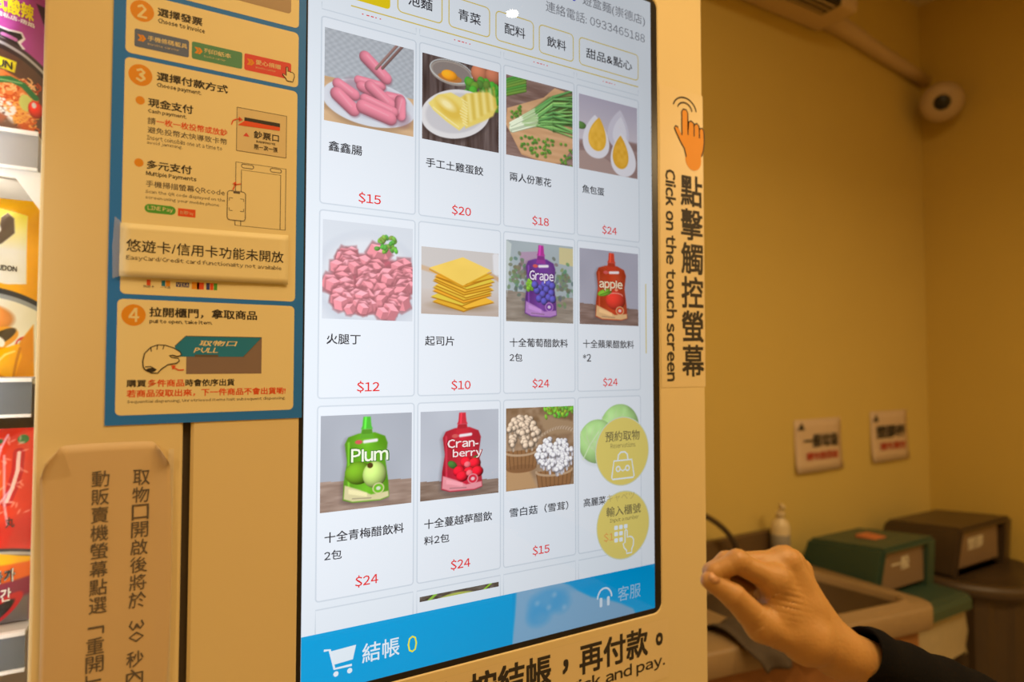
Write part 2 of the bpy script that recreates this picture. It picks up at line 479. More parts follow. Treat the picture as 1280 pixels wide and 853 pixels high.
afl('header_mark', [ell(2.93, -0.955, .03, .03, 12)], 2, S_navy)
afl('scroll_bar', ring([(4.03, 2.41), (4.03, 3.29)], 0.014, False), 2, S_gold)
for k in range(4):
    dots = []
    for q in range(5): dots.append(rect(k + .36 + q * .045, k + .375 + q * .045 + (.015 if q in (1, 2) else 0), -0.052, -0.042))
    afl('clipped_price', dots, 2, S_red)
# a trace of the cards scrolled above
afl('card_edge', sum([ring([(k - .03, -.06), (k - .03, .01), (k + .93, .01), (k + .93, -.06)], 0.01, False) for k in range(4)], []), 1, S_line)

# ---- the product pictures
N = 132
def wood(p, y0, c, dirx=True, amp=18):
    m = (p.v > y0).astype(float); p.blend(m, c); p.tex(amp, 3 if dirx else 30, 30 if dirx else 3, m); p.tex(amp * .5, 7 if dirx else 60, 60 if dirx else 7, m)
def pic_sausage():
    p = Pic(N, (176, 182, 190), seed=3)
    p.a += (np.sin(p.u * 70 + np.sin(p.v * 40)) * np.sin(p.v * 90) * 9)[..., None]
    m = (p.v > 0.52 + 0.05 * p.u).astype(float); p.blend(m, (205, 170, 132)); p.tex(12, 4, 20, m)
    p.ell(.5, .76, .52, .25, (150, 120, 95), soft=6, alpha=.5)
    p.ell(.5, .72, .52, .25, (214, 218, 228)); p.ell(.5, .70, .44, .20, (196, 200, 212), soft=4)
    pk = (204, 122, 140)
    p.cap(.30, .58, .86, .82, .10, (150, 110, 125), soft=8, alpha=.5)
    for a in ((.37, .49, .62, .50, .045), (.70, .60, .84, .60, .05), (.15, .58, .32, .66, .055), (.40, .55, .55, .60, .05), (.60, .62, .78, .60, .045), (.50, .53, .72, .68, .058), (.84, .62, .84, .78, .055), (.44, .68, .76, .76, .05), (.14, .69, .31, .82, .066), (.42, .77, .72, .84, .068), (.44, .22, .67, .40, .06)):
        p.cap(a[0] + .01, a[1] + .02, a[2] + .01, a[3] + .02, a[4], (120, 56, 74), soft=5, alpha=.6); p.cap(a[0], a[1], a[2], a[3], a[4] * 1.14, pk, shade=.34)
        p.cap(a[0] + .02, a[1] - a[4] * .4, a[2] - .02, a[3] - a[4] * .4, .006, (245, 190, 200), alpha=.5, soft=2)
    p.cap(.80, .0, .56, .32, .015, (140, 110, 105), shade=.3); p.cap(.86, .0, .63, .30, .015, (120, 92, 88), shade=.3)
    return p
def pic_dumpling():
    p = Pic(N, (92, 78, 76), seed=5); p.tex(22, 26, 3); p.tex(12, 60, 5)
    p.ell(.37, .16, .27, .14, (150, 135, 125)); p.ell(.37, .15, .24, .11, (120, 104, 98)); p.ell(.37, .16, .27, .14, (200, 205, 205), alpha=.25)
    p.line([(.37 + .27 * math.cos(t / 9), .14 + .13 * math.sin(t / 9)) for t in range(0, 58)], .012, (205, 210, 210), .8)
    p.ell(.35, .22, .15, .05, (200, 120, 50), alpha=.8); p.ell(.34, .19, .10, .06, (245, 160, 40), shade=.3)
    p.ell(.74, .08, .12, .12, (176, 110, 82), shade=.5); p.ell(.93, .07, .12, .11, (170, 105, 80), shade=.5)
    for k in range(40):
        x, y = .58 + p.rng.rand() * .44, .16 + p.rng.rand() * .32
        if x + y < .78: continue
        p.ell(x, y, .06, .05, (60 + 50 * p.rng.rand(), 120 + 45 * p.rng.rand(), 55), rot=p.rng.rand() * 3, shade=.3)
    p.ell(.44, .66, .46, .29, (60, 50, 50), rot=-.35, soft=6, alpha=.5); p.ell(.43, .63, .46, .28, (226, 224, 226), rot=-.35); p.ell(.43, .62, .40, .23, (205, 203, 208), rot=-.35, soft=3)
    p.poly([(.46, .44), (.56, .36), (.72, .31), (.86, .28), (.95, .33), (.97, .44), (.92, .56), (.80, .64), (.66, .72), (.55, .78)], (236, 212, 112), soft=3)
    for k in range(9):
        x = .54 + k * .048; y = .60 - k * .028; p.cap(x, y - .19 + k * .004, x + .03, y + .10 - k * .004, .014, (250, 234, 160) if k % 2 else (214, 182, 76), soft=5, alpha=.8)
    p.poly([(.08, .57), (.20, .45), (.36, .39), (.50, .43), (.58, .56), (.55, .74), (.47, .82), (.30, .74), (.14, .64)], (242, 220, 124), soft=2)
    p.ell(.35, .59, .18, .11, (226, 190, 78), rot=.45, soft=9, alpha=.9); p.ell(.31, .54, .10, .05, (252, 238, 176), rot=.4, soft=7); p.line([(.14, .61), (.30, .70), (.46, .78)], .018, (250, 236, 170), .8)
    for k in range(9): p.cap(.50 + .02 * math.sin(k), .44 + k * .035, .57, .47 + k * .034, .007, (252, 238, 170), soft=2)
    return p
def pic_scallion():
    p = Pic(N, (138, 112, 104), seed=8); p.tex(20, 4, 26); p.tex(9, 9, 60)
    p.poly([(0, .62), (.02, .42), (.55, .18), (.72, .02), (1.02, .05), (1.02, .72), (.82, .98), (.62, 1.02), (.22, .96)], (206, 158, 116)); 
    mm = p.poly([(0, .62), (.02, .42), (.55, .18), (.72, .02), (1.02, .05), (1.02, .72), (.82, .96), (.62, 1.0), (.22, .94)], (214, 168, 126)); p.tex(10, 3, 24, mm)
    for k in range(7): p.cap(-.05, .10 + k * .03, .28, -.06 + k * .035, .018, (70 + 12 * k % 40, 135, 60), shade=.4)
    p.poly([(.30, .44), (.62, .16), (1.02, .04), (1.02, .42), (.62, .52), (.34, .60)], (66, 100, 52), soft=5, alpha=.8)
    for k in range(26):
        f = p.rng.rand(); e = (1.03, .0 + f * .55 + p.rng.randn() * .03); s_ = (.06 + .04 * p.rng.rand(), .60 + f * .10); mid = (.40 + .08 * p.rng.rand(), .36 + f * .20); m2 = (.70, (mid[1] + e[1]) / 2 - .02 + .05 * p.rng.randn())
        v = p.rng.rand(); g = (84 + 60 * v, 136 + 56 * v, 78 + 30 * v); r = .011 + .008 * p.rng.rand()
        p.cap(m2[0], m2[1] + .012, e[0], e[1] + .012, r, (44, 76, 36), soft=3, alpha=.5)
        p.cap(*mid, *m2, r, g, shade=.5); p.cap(*m2, *e, r, g, shade=.5, r1=r * .6); p.cap(*s_, *mid, r * .95, (214, 226, 196), shade=.3)
        p.cap(s_[0] + .18, s_[1] - .12 - .0 * f, *mid, r * .9, (166, 200, 136), soft=4, alpha=.8)
    for k in range(70):
        q = p.rng.rand()
        if k < 46: x, y = .22 + p.rng.rand() * .5, .70 + p.rng.rand() * .24
        elif k < 58: x, y = .04 + p.rng.rand() * .2, .36 + p.rng.rand() * .16
        else: x, y = .8 + p.rng.rand() * .2, .72 + p.rng.rand() * .28
        p.ell(x, y + .008, .024, .020, (60, 90, 40), alpha=.6, soft=2); p.ell(x, y, .020, .017, (90 + 50 * q, 150 + 30 * q, 70), shade=.3); p.ell(x, y, .008, .007, (60, 105, 45))
    return p
def pic_fishegg():
    p = Pic(N, (186, 178, 192), seed=9); p.grad(0, .6, (178, 172, 190), (206, 198, 206))
    m = p.poly([(0, .62), (.5, .50), (1.02, .50), (1.02, 1.02), (0, 1.02)], (150, 125, 122), soft=4); p.tex(12, 4, 22, m)
    m = p.poly([(0, .76), (.25, .72), (.95, 1.02), (0, 1.02)], (172, 148, 142), soft=2)
    p.ell(.03, .42, .09, .05, (90, 130, 70), shade=.3)
    def drop(cx, cy, w, h, col, tilt=0, alpha=1):
        P = []
        for k in range(40):
            a = k / 40 * 2 * math.pi; r = 1 - .0; x = math.sin(a) * w * 1.15 * abs(math.sin(a / 2)) ** .8; y = -math.cos(a) * h
            P.append((cx + x * math.cos(tilt) - y * math.sin(tilt), cy + x * math.sin(tilt) + y * math.cos(tilt)))
        return p.poly(P, col, soft=2, alpha=alpha)
    drop(.67, .36, .20, .27, (206, 202, 216), .1); drop(.69, .38, .13, .20, (222, 220, 230), .1)
    drop(.28, .53, .24, .29, (226, 224, 232), -.05); drop(.31, .49, .16, .23, (232, 178, 60), .12); p.tex(18, 18, 18, drop(.30, .50, .14, .20, (240, 188, 74), .12, .6))
    drop(.74, .70, .24, .30, (228, 226, 234), -.1); drop(.70, .67, .15, .23, (224, 168, 52), 0); p.tex(18, 18, 18, drop(.70, .67, .13, .20, (236, 180, 66), 0, .6))
    return p
def cubes(p, n, cx, cy, rx, ry, s, base):
    L = []
    for k in range(n):
        a = p.rng.rand() * 6.283; r = math.sqrt(p.rng.rand()); L.append((cx + rx * r * math.cos(a), cy + ry * r * math.sin(a)))
    for x, y in sorted(L, key=lambda t: t[1]):
        a = p.rng.rand() * 1.2 - .6; q = s * (.75 + .5 * p.rng.rand()); c, sn = math.cos(a), math.sin(a)
        R = lambda X, Y: (x + (X * c - Y * sn) * q, y + (X * sn + Y * c) * q)
        p.poly([R(-1.15, -.9), R(.8, -1.25), R(1.25, .9), R(-.4, 1.35), R(-1.2, .8)], tuple(v * .68 for v in base), soft=3, alpha=.7)
        f = .94 + .12 * p.rng.rand()
        p.poly([R(-1, -.5), R(.1, -.2), R(.15, 1), R(-.9, .7)], tuple(min(255, v * f) for v in base))
        p.poly([R(.1, -.2), R(1, -.6), R(1, .6), R(.15, 1)], tuple(v * f * .83 for v in base))
        p.poly([R(-1, -.5), R(-.1, -1), R(1, -.6), R(.1, -.2)], tuple(min(255, v * f * 1.12 + 6) for v in base))
def pic_ham():
    p = Pic(N, (214, 221, 231), seed=12); p.ell(.5, .60, .60, .50, (203, 210, 222), soft=12); p.ell(.5, .56, .5, .42, (222, 227, 235), soft=16)
    p.ell(.53, .62, .45, .30, (196, 104, 120), soft=8)
    cubes(p, 84, .53, .60, .47, .34, .074, (236, 148, 160))
    for k in range(26): p.ell(.58 + p.rng.rand() * .22, .12 + p.rng.rand() * .16 + abs(.0), .032, .022, (70 + 60 * p.rng.rand(), 140 + 40 * p.rng.rand(), 70), rot=p.rng.rand() * 3, shade=.4)
    return p
def pic_cheese():
    p = Pic(N, (205, 200, 198), seed=14); p.grad(.62, 1.0, (206, 198, 194), (188, 172, 162)); p.cap(-.1, .28, .3, .40, .035, (206, 178, 150), soft=3); p.cap(.86, .33, 1.1, .48, .03, (200, 168, 140), soft=3)
    p.cap(.96, .05, .97, .30, .045, (226, 226, 230), soft=3)
    p.ell(.52, .86, .36, .07, (150, 125, 95), soft=8, alpha=.7)
    for k in range(11):
        y = .80 - k * .042; dx = (p.rng.rand() - .5) * .10; a = (p.rng.rand() - .5) * .08; c = (226 + 16 * (k % 2), 172 + 14 * ((k * 7) % 3), 52 + 10 * (k % 3))
        P = [(.14 + dx, y - .02 + a), (.52 + dx, y - .20), (.90 + dx, y - .03 - a), (.53 + dx, y + .13)]
        p.poly([(q[0], q[1] + .018) for q in P], (176, 118, 28), soft=2); p.poly(P, c)
    p.poly([(.10, .32), (.52, .55), (.90, .30), (.90, .32), (.52, .575), (.10, .345)], (214, 154, 40)); m = p.poly([(.10, .31), (.52, .11), (.90, .28), (.52, .545)], (244, 208, 102)); p.tex(4, 6, 6, m)
    return p
def pouch_pic(seed, bgtop, table, body, body2, spout, bottom, deco, x0=.28, x1=.73, ty=.72, fol=False):
    p = Pic(N, bgtop, seed=seed); p.tex(5, 3, 3)
    m = (p.v > ty + .05 * p.u).astype(float); p.blend(m, table); p.tex(14, 4, 26, m); p.tex(9, 10, 60, m)
    if fol:
        p.poly([(.2, .14), (.55, .10), (.55, .40), (.2, .42)], (176, 150, 176)); p.poly([(.78, .03), (1, .03), (1, .26), (.78, .24)], (206, 196, 150)); p.poly([(.08, .05), (.02, .7), (.0, .0)], (196, 206, 206))
        for s_, (X, Y) in ((60, (.18, .42)), (80, (.84, .48))):
            for k in range(s_): p.ell(X + p.rng.randn() * .07, Y + p.rng.randn() * .11, .03, .022, (88 + 50 * p.rng.rand(), 104 + 45 * p.rng.rand(), 92 + 30 * p.rng.rand()), rot=p.rng.rand() * 3, alpha=.8)
    c = (x0 + x1) / 2; w = (x1 - x0) / 2
    B = [(c - w * .80, .24), (c - w * .35, .205), (c + w * .35, .20), (c + w * .80, .245), (c + w * .92, .32), (c + w * .82, .50), (c + w * .95, .72), (c + w * 1.0, .90), (c + w * .6, .93), (c - w * .6, .925), (c - w, .89), (c - w * .97, .70), (c - w * .84, .5), (c - w * .94, .31)]
    p.poly([(q[0] - .02, q[1] + .02) for q in B], (70, 60, 66), soft=9, alpha=.45)
    m = p.poly(B, body, soft=1.5)
    t = np.clip(1 - np.abs((p.u - c) / w), 0, 1); p.blend(m * (1 - t) * .55, tuple(v * .55 for v in body)); p.tex(9, 8, 10, m)
    p.poly([(c - w * .22, .16), (c + w * .22, .16), (c + w * .3, .26), (c - w * .3, .26)], body2, soft=1.5)
    p.poly([(c - w * .16, .03), (c + w * .16, .03), (c + w * .2, .13), (c + w * .26, .16), (c - w * .26, .16), (c - w * .2, .13)], spout, soft=1.5)
    p.cap(c - w * .05, .04, c - w * .08, .15, .01, tuple(min(255, v * 1.35) for v in spout), soft=2)
    for y in (.175, .19, .205): p.cap(c - w * .2, y, c + w * .2, y, .003, tuple(v * .7 for v in body2))
    p.cap(c - w * .78, .30, c - w * .76, .86, .008, tuple(min(255, v * 1.3 + 20) for v in body), soft=3, alpha=.7)
    p.ell(c - w * .35, .295, w * .16, .022, (210, 90, 90)); p.cap(c - w * .1, .295, c + w * .42, .285, .017, (236, 232, 236), soft=2)
    # bottom swoosh
    q = [(c - w * .93, .74), (c - w * .3, .80), (c + w * .2, .86), (c + w * .96, .84), (c + w * .98, .895), (c + w * .6, .92), (c - w * .6, .915), (c - w * .97, .88)]
    p.poly(q, bottom, soft=2); p.tex(10, 14, 14, p.poly(q, bottom, alpha=.3))
    for k in range(4): p.cap(c - w * .75, .79 + k * .012, c + w * .0, .84 + k * .01, .005, tuple(min(255, v * 1.15) for v in bottom), soft=2)
    deco(p, c, w)
    p.ell(c + w * .52, .80, w * .26, .058, bottom); p.ell(c + w * .52, .80, w * .21, .047, body)
    p.ell(c + w * .52, .80, w * .10, .02, (235, 230, 235), alpha=.8)
    p.cap(c - w * .6, .885, c + w * .2, .895, .005, (90, 75, 75), alpha=.5)
    return p
def d_grape(p, c, w):
    for k in range(20): p.ell(c - w * .7 + .02 * p.rng.randn(), .54 + .03 * p.rng.randn(), .035, .025, (120, 170, 60), rot=p.rng.rand() * 3, shade=.4)
    for x, y in ((.2, .52), (.5, .50), (.72, .53), (-.05, .57), (.35, .58), (.66, .62), (-.25, .60), (.12, .64), (.48, .68), (-.12, .70), (.2, .73), (-.38, .53), (.75, .70)): p.ell(c + w * x, y, w * .21, .047, (78, 74, 156), shade=.7)
def d_apple(p, c, w):
    p.ell(c + w * .25, .66, w * .62, .13, (196, 52, 44), shade=.5); p.line([(c + w * (.25 + .45 * math.cos(t)), .60 + .035 * math.sin(t)) for t in np.linspace(3.3, 6.2, 12)], .012, (236, 150, 130))
    p.ell(c - w * .42, .565, w * .46, .045, (110, 160, 50), rot=-.25, shade=.5); p.cap(c - w * .7, .60, c - w * .1, .545, .004, (60, 100, 30)); p.ell(c + w * .3, .52, w * .1, .02, (240, 150, 120))
def d_plum(p, c, w):
    p.ell(c - w * .35, .62, w * .58, .12, (96, 140, 34), shade=.7); p.ell(c + w * .35, .65, w * .52, .14, (170, 196, 110), shade=.6); p.ell(c + w * .15, .55, w * .13, .03, (80, 60, 30))
def d_cran(p, c, w):
    p.ell(c - w * .48, .62, w * .24, .04, (60, 110, 50), rot=.5, shade=.4); p.ell(c + w * .62, .58, w * .24, .035, (60, 110, 50), rot=-.7, shade=.4)
    for x, y in ((.2, .60), (.62, .62), (-.15, .70), (.35, .72), (.75, .72), (0, .76)): p.ell(c + w * x, y, w * .30, .062, (198, 24, 44), shade=.8)
    for x, y in ((.25, .63), (.35, .73)): p.ell(c + w * x, y, w * .16, .034, (226, 110, 120), shade=.3)
def pic_mushroom():
    p = Pic(N, (150, 122, 96), seed=21); p.tex(22, 5, 5); p.tex(14, 20, 20)
    p.poly([(.0, .55), (.3, .7), (.45, 1.0), (0, 1.0)], (188, 150, 110), soft=6); p.poly([(.45, .1), (1, .2), (1, .35), (.6, .35)], (166, 138, 108), soft=5)
    for k in range(60): p.ell(.56 + p.rng.rand() * .46, p.rng.rand() * .13, .035, .02, (90 + 60 * p.rng.rand(), 150 + 40 * p.rng.rand(), 60), rot=p.rng.rand() * 3, shade=.4)
    for k in range(30):
        t = k / 30; x = .43 + t * .6; y = .40 - .13 * math.sin(t * 2.6); p.ell(x, y, .03, .016, (196, 172, 146) if k % 2 else (158, 132, 108), rot=-.6)
    def basket(cx, cy, w, h, wt):
        P = [(cx - w, cy), (cx + w, cy), (cx + w * .86, cy + h), (cx - w * .86, cy + h)]
        m = p.poly(P, (150, 108, 72)); p.ell(cx, cy + h, w * .86, .05, (138, 98, 66))
        for k in range(9): x = cx - w + 2 * w * k / 8; p.cap(x, cy, cx + (x - cx) * .86, cy + h, .004, (104, 72, 48))
        p.line([(cx + w * math.cos(t), cy + .06 * math.sin(t)) for t in np.linspace(0, math.pi, 18)], .026, (190, 160, 130))
    def caps(cx, cy, rx, ry, n, col, r):
        L = []
        for k in range(n):
            a = p.rng.rand() * 6.283; q = math.sqrt(p.rng.rand()); L.append((cx + rx * q * math.cos(a), cy + ry * q * math.sin(a)))
        for x, y in sorted(L, key=lambda t: t[1]):
            p.cap(x, y, x + .01, y + .07, .016, tuple(v * .85 for v in col), shade=.3); s_ = r * (.8 + .4 * p.rng.rand())
            p.ell(x, y + .01, s_ * 1.1, s_ * .95, tuple(v * .5 for v in col), soft=3, alpha=.6); p.ell(x, y, s_, s_ * .85, col, shade=.6)
    basket(.22, .52, .24, .22, 0); caps(.24, .30, .22, .20, 60, (200, 178, 156), .040)
    basket(.70, .80, .27, .22, 0); caps(.70, .60, .27, .20, 110, (222, 220, 230), .034)
    return p
def pic_cabbage():
    p = Pic(N, (229, 236, 245), seed=23)
    for cx, cy, r in ((.66, .32, .33), (.28, .48, .30)):
        p.ell(cx, cy + .03, r, r * .92, (190, 200, 200), soft=10, alpha=.6); m = p.ell(cx, cy, r, r * .95, (164, 206, 134), shade=.35)
        for k in range(9):
            a = -2.6 + k * .4; p.line([(cx - r * .3 + t * r * 1.1 * math.cos(a + t * .4), cy + r * .3 + t * r * 1.1 * math.sin(a + t * .4)) for t in np.linspace(0, .9, 8)], .010, (206, 228, 176), .8)
        p.ell(cx - r * .2, cy - r * .1, r * .45, r * .5, (190, 222, 160), soft=14, alpha=.5)
    p.line([(.05, .70), (.16, .52), (.30, .36)], .016, (218, 236, 196), .8); p.line([(.16, .52), (.10, .40)], .010, (206, 228, 180), .8); p.line([(.20, .48), (.34, .50)], .010, (206, 228, 180), .8)
    p.tex(9, 12, 12, ((p.a[..., 0] < 215)).astype(float)); return p
def pic_strip():
    p = Pic(N, (92, 84, 76), m=8, seed=25); p.tex(30, 20, 3)
    p.line([(.10, .07), (.2, .0)], .03, (140, 190, 70)); p.line([(.8, .06), (.9, .0)], .02, (150, 200, 60))
    p.ell(.45, .09, .25, .06, (176, 186, 90)); return p

names = {
 (0, 0): (pic_sausage, '鑫鑫腸', None, '$15'), (0, 1): (pic_dumpling, '手工土雞蛋餃', None, '$20'), (0, 2): (pic_scallion, '兩人份蔥花', None, '$18'), (0, 3): (pic_fishegg, '魚包蛋', None, '$24'),
 (1, 0): (pic_ham, '火腿丁', None, '$12'), (1, 1): (pic_cheese, '起司片', None, '$10'),
 (1, 2): (lambda: pouch_pic(31, (166, 178, 184), (148, 138, 128), (116, 62, 158), (150, 60, 150), (176, 56, 150), (178, 130, 196), d_grape, .27, .74, .62, True), '十全葡萄醋飲料', '2包', '$24'),
 (1, 3): (lambda: pouch_pic(32, (166, 166, 182), (132, 110, 104), (206, 70, 42), (196, 60, 40), (206, 66, 48), (222, 178, 128), d_apple, .26, .80, .72), '十全蘋果醋飲料', '*2', '$24'),
 (2, 0): (lambda: pouch_pic(33, (172, 178, 190), (156, 134, 122), (108, 186, 40), (96, 170, 50), (80, 190, 60), (216, 208, 160), d_plum, .24, .74, .68), '十全青梅醋飲料', '2包', '$24'),
 (2, 1): (lambda: pouch_pic(34, (186, 192, 204), (138, 118, 106), (214, 42, 66), (200, 40, 60), (206, 48, 66), (232, 150, 160), d_cran, .26, .78, .78), '十全蔓越莓醋飲', '料2包', '$24'),
 (2, 2): (pic_mushroom, '雪白菇（雪茸）', None, '$15'), (2, 3): (pic_cabbage, '高麗菜', None, None)}
rowY = [(0.0, 1.89, .181, 1.276, 1.73), (1.955, 3.745, 2.042, 3.132, 3.585), (3.82, 5.635, 3.911, 5.005, 5.453)]
for (r, k), (fn, n1, n2, pr) in names.items():
    c0, c1, pt, nt_, pz = rowY[r]
    cd = afl('product_card', [arr(k - .03, k + .93, c0 + (.0 if r else .08), c1, .03)], 1, S_card, vm)
    afl('card_outline', ring(arr(k - .03, k + .93, c0 + (.0 if r else .08), c1, .03), .013), 1.5, S_line, cd)
    h = .907
    if (r, k) == (1, 0): y0, y1 = 2.07, 2.95 + .03
    elif (r, k) == (1, 1): y0, y1 = 2.21, 2.905
    else: y0, y1 = pt, pt + h
    if (r, k) == (1, 0): y0, y1 = 2.042, 2.99
    p = fn()
    X0, X1 = ax(k), ax(k + .906); Z0, Z1 = az(y1), az(y0)
    grid_mesh('product_picture', p, lambda u, v: (X0 + (X1 - X0) * u, YS - .0002, Z1 - (Z1 - Z0) * v), S_pic, cd)
    it = []
    L = len(n1)
    it.append((n1, k + .045, k + .045 + .1135 * L - .012, nt_, nt_ + .10))
    if n2: it.append((n2, k + .045, k + .045 + (.165 if n2 == '2包' else .12 if n2 == '*2' else .28), nt_ + .172, nt_ + .262))
    atx(it, 3, S_txt, cd, 'product_name', .014)
    if pr: atx([(pr, k + .34, k + .567, pz, pz + .118)], 3, S_red, cd, 'price', .014)
# lettering on the drink pouches in the pictures
for t, k, r, col, X0, X1, Y0, Y1 in (('Grape', 2, 1, (232, 220, 240), 2.30, 2.63, 2.36, 2.50), ('apple', 3, 1, (240, 222, 190), 3.29, 3.65, 2.40, 2.53), ('Plum', 0, 2, (240, 246, 226), .29, .66, 4.24, 4.37), ('Cran-', 1, 2, (246, 226, 226), 1.30, 1.66, 4.21, 4.30), ('berry', 1, 2, (246, 226, 226), 1.36, 1.70, 4.315, 4.42)):
    out = {'Grape': (60, 20, 90), 'apple': (150, 40, 20), 'Plum': (40, 110, 20)}.get(t, (150, 10, 30))
    atx([(t, X0 - .012, X1 + .012, Y0 - .008, Y1 + .008)], 4, screen_mat('screen_pouch_outline', out), scr, 'pouch_lettering', .05)
    atx([(t, X0, X1, Y0, Y1)], 5, screen_mat('screen_pouch_text', col), scr, 'pouch_lettering', .022)
atx([('キャベツ', 3.39, 3.82, 4.995, 5.09)], 6, screen_mat('screen_faint_text', (188, 172, 104)), scr, 'product_name')
atx([('$1', 3.34, 3.49, 5.445, 5.56)], 6, S_faint, scr, 'price')
# next row, cut off by the toolbar
for k in range(4):
    afl('product_card', ring([(k - .03, 5.93), (k - .03, 5.71), (k + .93, 5.71), (k + .93, 5.93)], .012, False), 1, S_line, vm)
p = pic_strip()
grid_mesh('product_picture', p, lambda u, v: (ax(1.0) + (ax(1.91) - ax(1.0)) * u, YS - .0002, az(5.775) - (az(5.775) - az(5.825)) * v), S_pic, scr)
# round buttons
b1 = afl('round_button', [ell(3.64, 4.49, .415, .415, 48)], 4, S_btn, vm)
afl('button_rim', ring(ell(3.64, 4.49, .415, .415, 48), .012), 5, screen_mat('screen_button_rim', (206, 214, 190)), b1)
atx([('預約取物', 3.37, 3.91, 4.24, 4.365)], 5, S_dark, b1, 'lettering', .01); atx([('Reservations', 3.45, 3.84, 4.385, 4.445)], 5, S_dark, b1)
bag = [(3.50, 4.60), (3.78, 4.60), (3.815, 4.80), (3.80, 4.82), (3.48, 4.82), (3.465, 4.80)]
afl('bag_icon', ring(bag, .018) + ring([(3.56, 4.60), (3.57, 4.53), (3.61, 4.50), (3.67, 4.50), (3.71, 4.53), (3.72, 4.60)], .018, False) + ring(ell(3.565, 4.70, .03, .03, 16), .016) + ring(ell(3.71, 4.70, .03, .03, 16), .016) + ring([(3.605, 4.71), (3.64, 4.73), (3.67, 4.71)], .014, False), 6, S_white, b1)
b2 = afl('round_button', [ell(3.645, 5.385, .41, .41, 48)], 4, S_btn, vm)
afl('button_rim', ring(ell(3.645, 5.385, .41, .41, 48), .012), 5, screen_mat('screen_button_rim', (206, 214, 190)), b2)
atx([('輸入櫃號', 3.38, 3.92, 5.145, 5.265)], 5, S_dark, b2, 'lettering', .01); atx([('Input a number', 3.43, 3.89, 5.285, 5.345)], 5, S_dark, b2)
pad = [arr(3.50 + i * .075, 3.555 + i * .075, 5.38 + j * .075, 5.43 + j * .075, .012) for i in range(3) for j in range(3) if not (i == 2 and j > 0)]
afl('keypad_icon', pad + ring([(3.665, 5.60), (3.665, 5.46), (3.68, 5.445), (3.70, 5.46), (3.70, 5.54), (3.74, 5.535), (3.78, 5.55), (3.80, 5.58), (3.795, 5.65), (3.77, 5.69), (3.77, 5.735), (3.69, 5.735), (3.69, 5.70), (3.65, 5.66), (3.635, 5.61)], .016), 6, S_white, b2)
# paler patch with wavy edge and blotches painted over right half of toolbar
def pic_pale_patch():
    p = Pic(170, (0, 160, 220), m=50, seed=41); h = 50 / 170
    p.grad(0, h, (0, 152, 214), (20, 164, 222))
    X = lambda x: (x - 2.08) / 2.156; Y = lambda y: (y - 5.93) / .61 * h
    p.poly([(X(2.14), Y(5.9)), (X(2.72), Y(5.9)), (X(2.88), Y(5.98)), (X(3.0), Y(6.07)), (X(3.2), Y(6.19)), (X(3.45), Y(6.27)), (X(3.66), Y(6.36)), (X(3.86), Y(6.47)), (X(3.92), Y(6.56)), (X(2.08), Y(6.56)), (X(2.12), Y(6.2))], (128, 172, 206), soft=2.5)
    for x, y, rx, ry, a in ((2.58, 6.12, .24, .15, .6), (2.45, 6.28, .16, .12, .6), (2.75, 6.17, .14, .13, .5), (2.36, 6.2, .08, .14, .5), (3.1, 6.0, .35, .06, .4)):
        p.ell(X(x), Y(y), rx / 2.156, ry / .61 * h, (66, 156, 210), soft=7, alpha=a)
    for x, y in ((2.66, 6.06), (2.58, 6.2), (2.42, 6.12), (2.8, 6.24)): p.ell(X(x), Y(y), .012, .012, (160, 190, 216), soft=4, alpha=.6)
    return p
p = pic_pale_patch()
grid_mesh('toolbar_pale_patch', p, lambda u, v: (ax(2.08) + (SX1 - ax(2.08)) * u, YS - .00016, az(5.93) - (az(5.93) - SZ0) * v), S_pic, scr)
# toolbar: cart, checkout, count, headset, service
cart = ring([(.05, 6.095), (.105, 6.10), (.15, 6.285), (.315, 6.285)], .022, False) + [[(.115, 6.115), (.355, 6.105), (.325, 6.235), (.145, 6.245)], ell(.165, 6.335, .025, .025, 14), ell(.295, 6.335, .025, .025, 14)]
afl('cart_icon', cart, 3, S_white)
atx([('結帳', .415, .79, 6.115, 6.30)], 3, S_white, scr, 'lettering', .012); atx([('0', .875, .975, 6.14, 6.305)], 3, S_lemon, scr)
afl('headset_icon', ring(ell(3.35, 6.21, .105, .115, 20, 180, 360), .022, False) + [arr(3.275, 3.315, 6.20, 6.31, .015), arr(3.385, 3.425, 6.20, 6.31, .015)], 3, screen_mat('screen_headset', (206, 222, 236)))
atx([('客服', 3.55, 3.91, 6.12, 6.295)], 3, S_lblue)

# ------------------------------------------------------------------ instruction poster (u, v in mm from its left edge / below z = 2.0)
def PX(u): return -0.213 + u / 1000
def PZ(v): return 2.0 - v / 1000
YP = -0.0010
post = thing('instruction_poster', 'blue instruction poster with numbered steps 2, 3 and 4 stuck left of the touch screen', 'poster', (-0.117, -0.0006, 1.76))
flat('poster_sheet', [rect(PX(-1.2), PX(190.8), PZ(483), PZ(-75))], YP, M['blue'], post, 0.0009)
def pf(name, polys, lay, m, parent): return flat(name, [[(PX(p[0]), PZ(p[1])) for p in P] for P in polys], YP - .0001 * lay, m, parent)
def ptx(items, lay, m, parent, bold=0.0, name='lettering'):
    return lettering([(t, PX(a), PX(b), PZ(d), PZ(c)) for t, a, b, c, d in items], YP - .0001 * lay, m, parent, name, bold, 1)
def prr(a, b, c, d, r=3): return rrect(a, b, c, d, r, 4)
pn1 = pf('step_panel', [prr(9, 182.5, -68, 27.4, 5)], 1, M['paper'], post)
pf('grey_box', [prr(20, 173.5, -40, 12.5, 4)], 2, mat('grey_tan_ink', (.42, .31, .20), .5, noise=.03), pn1)
ptx([('鈔票', 120, 134, -12, -2)], 3, M['ink'], pn1)
pn2 = pf('step_panel', [prr(9.8, 182.4, 33, 98, 5)], 1, M['paper'], post)
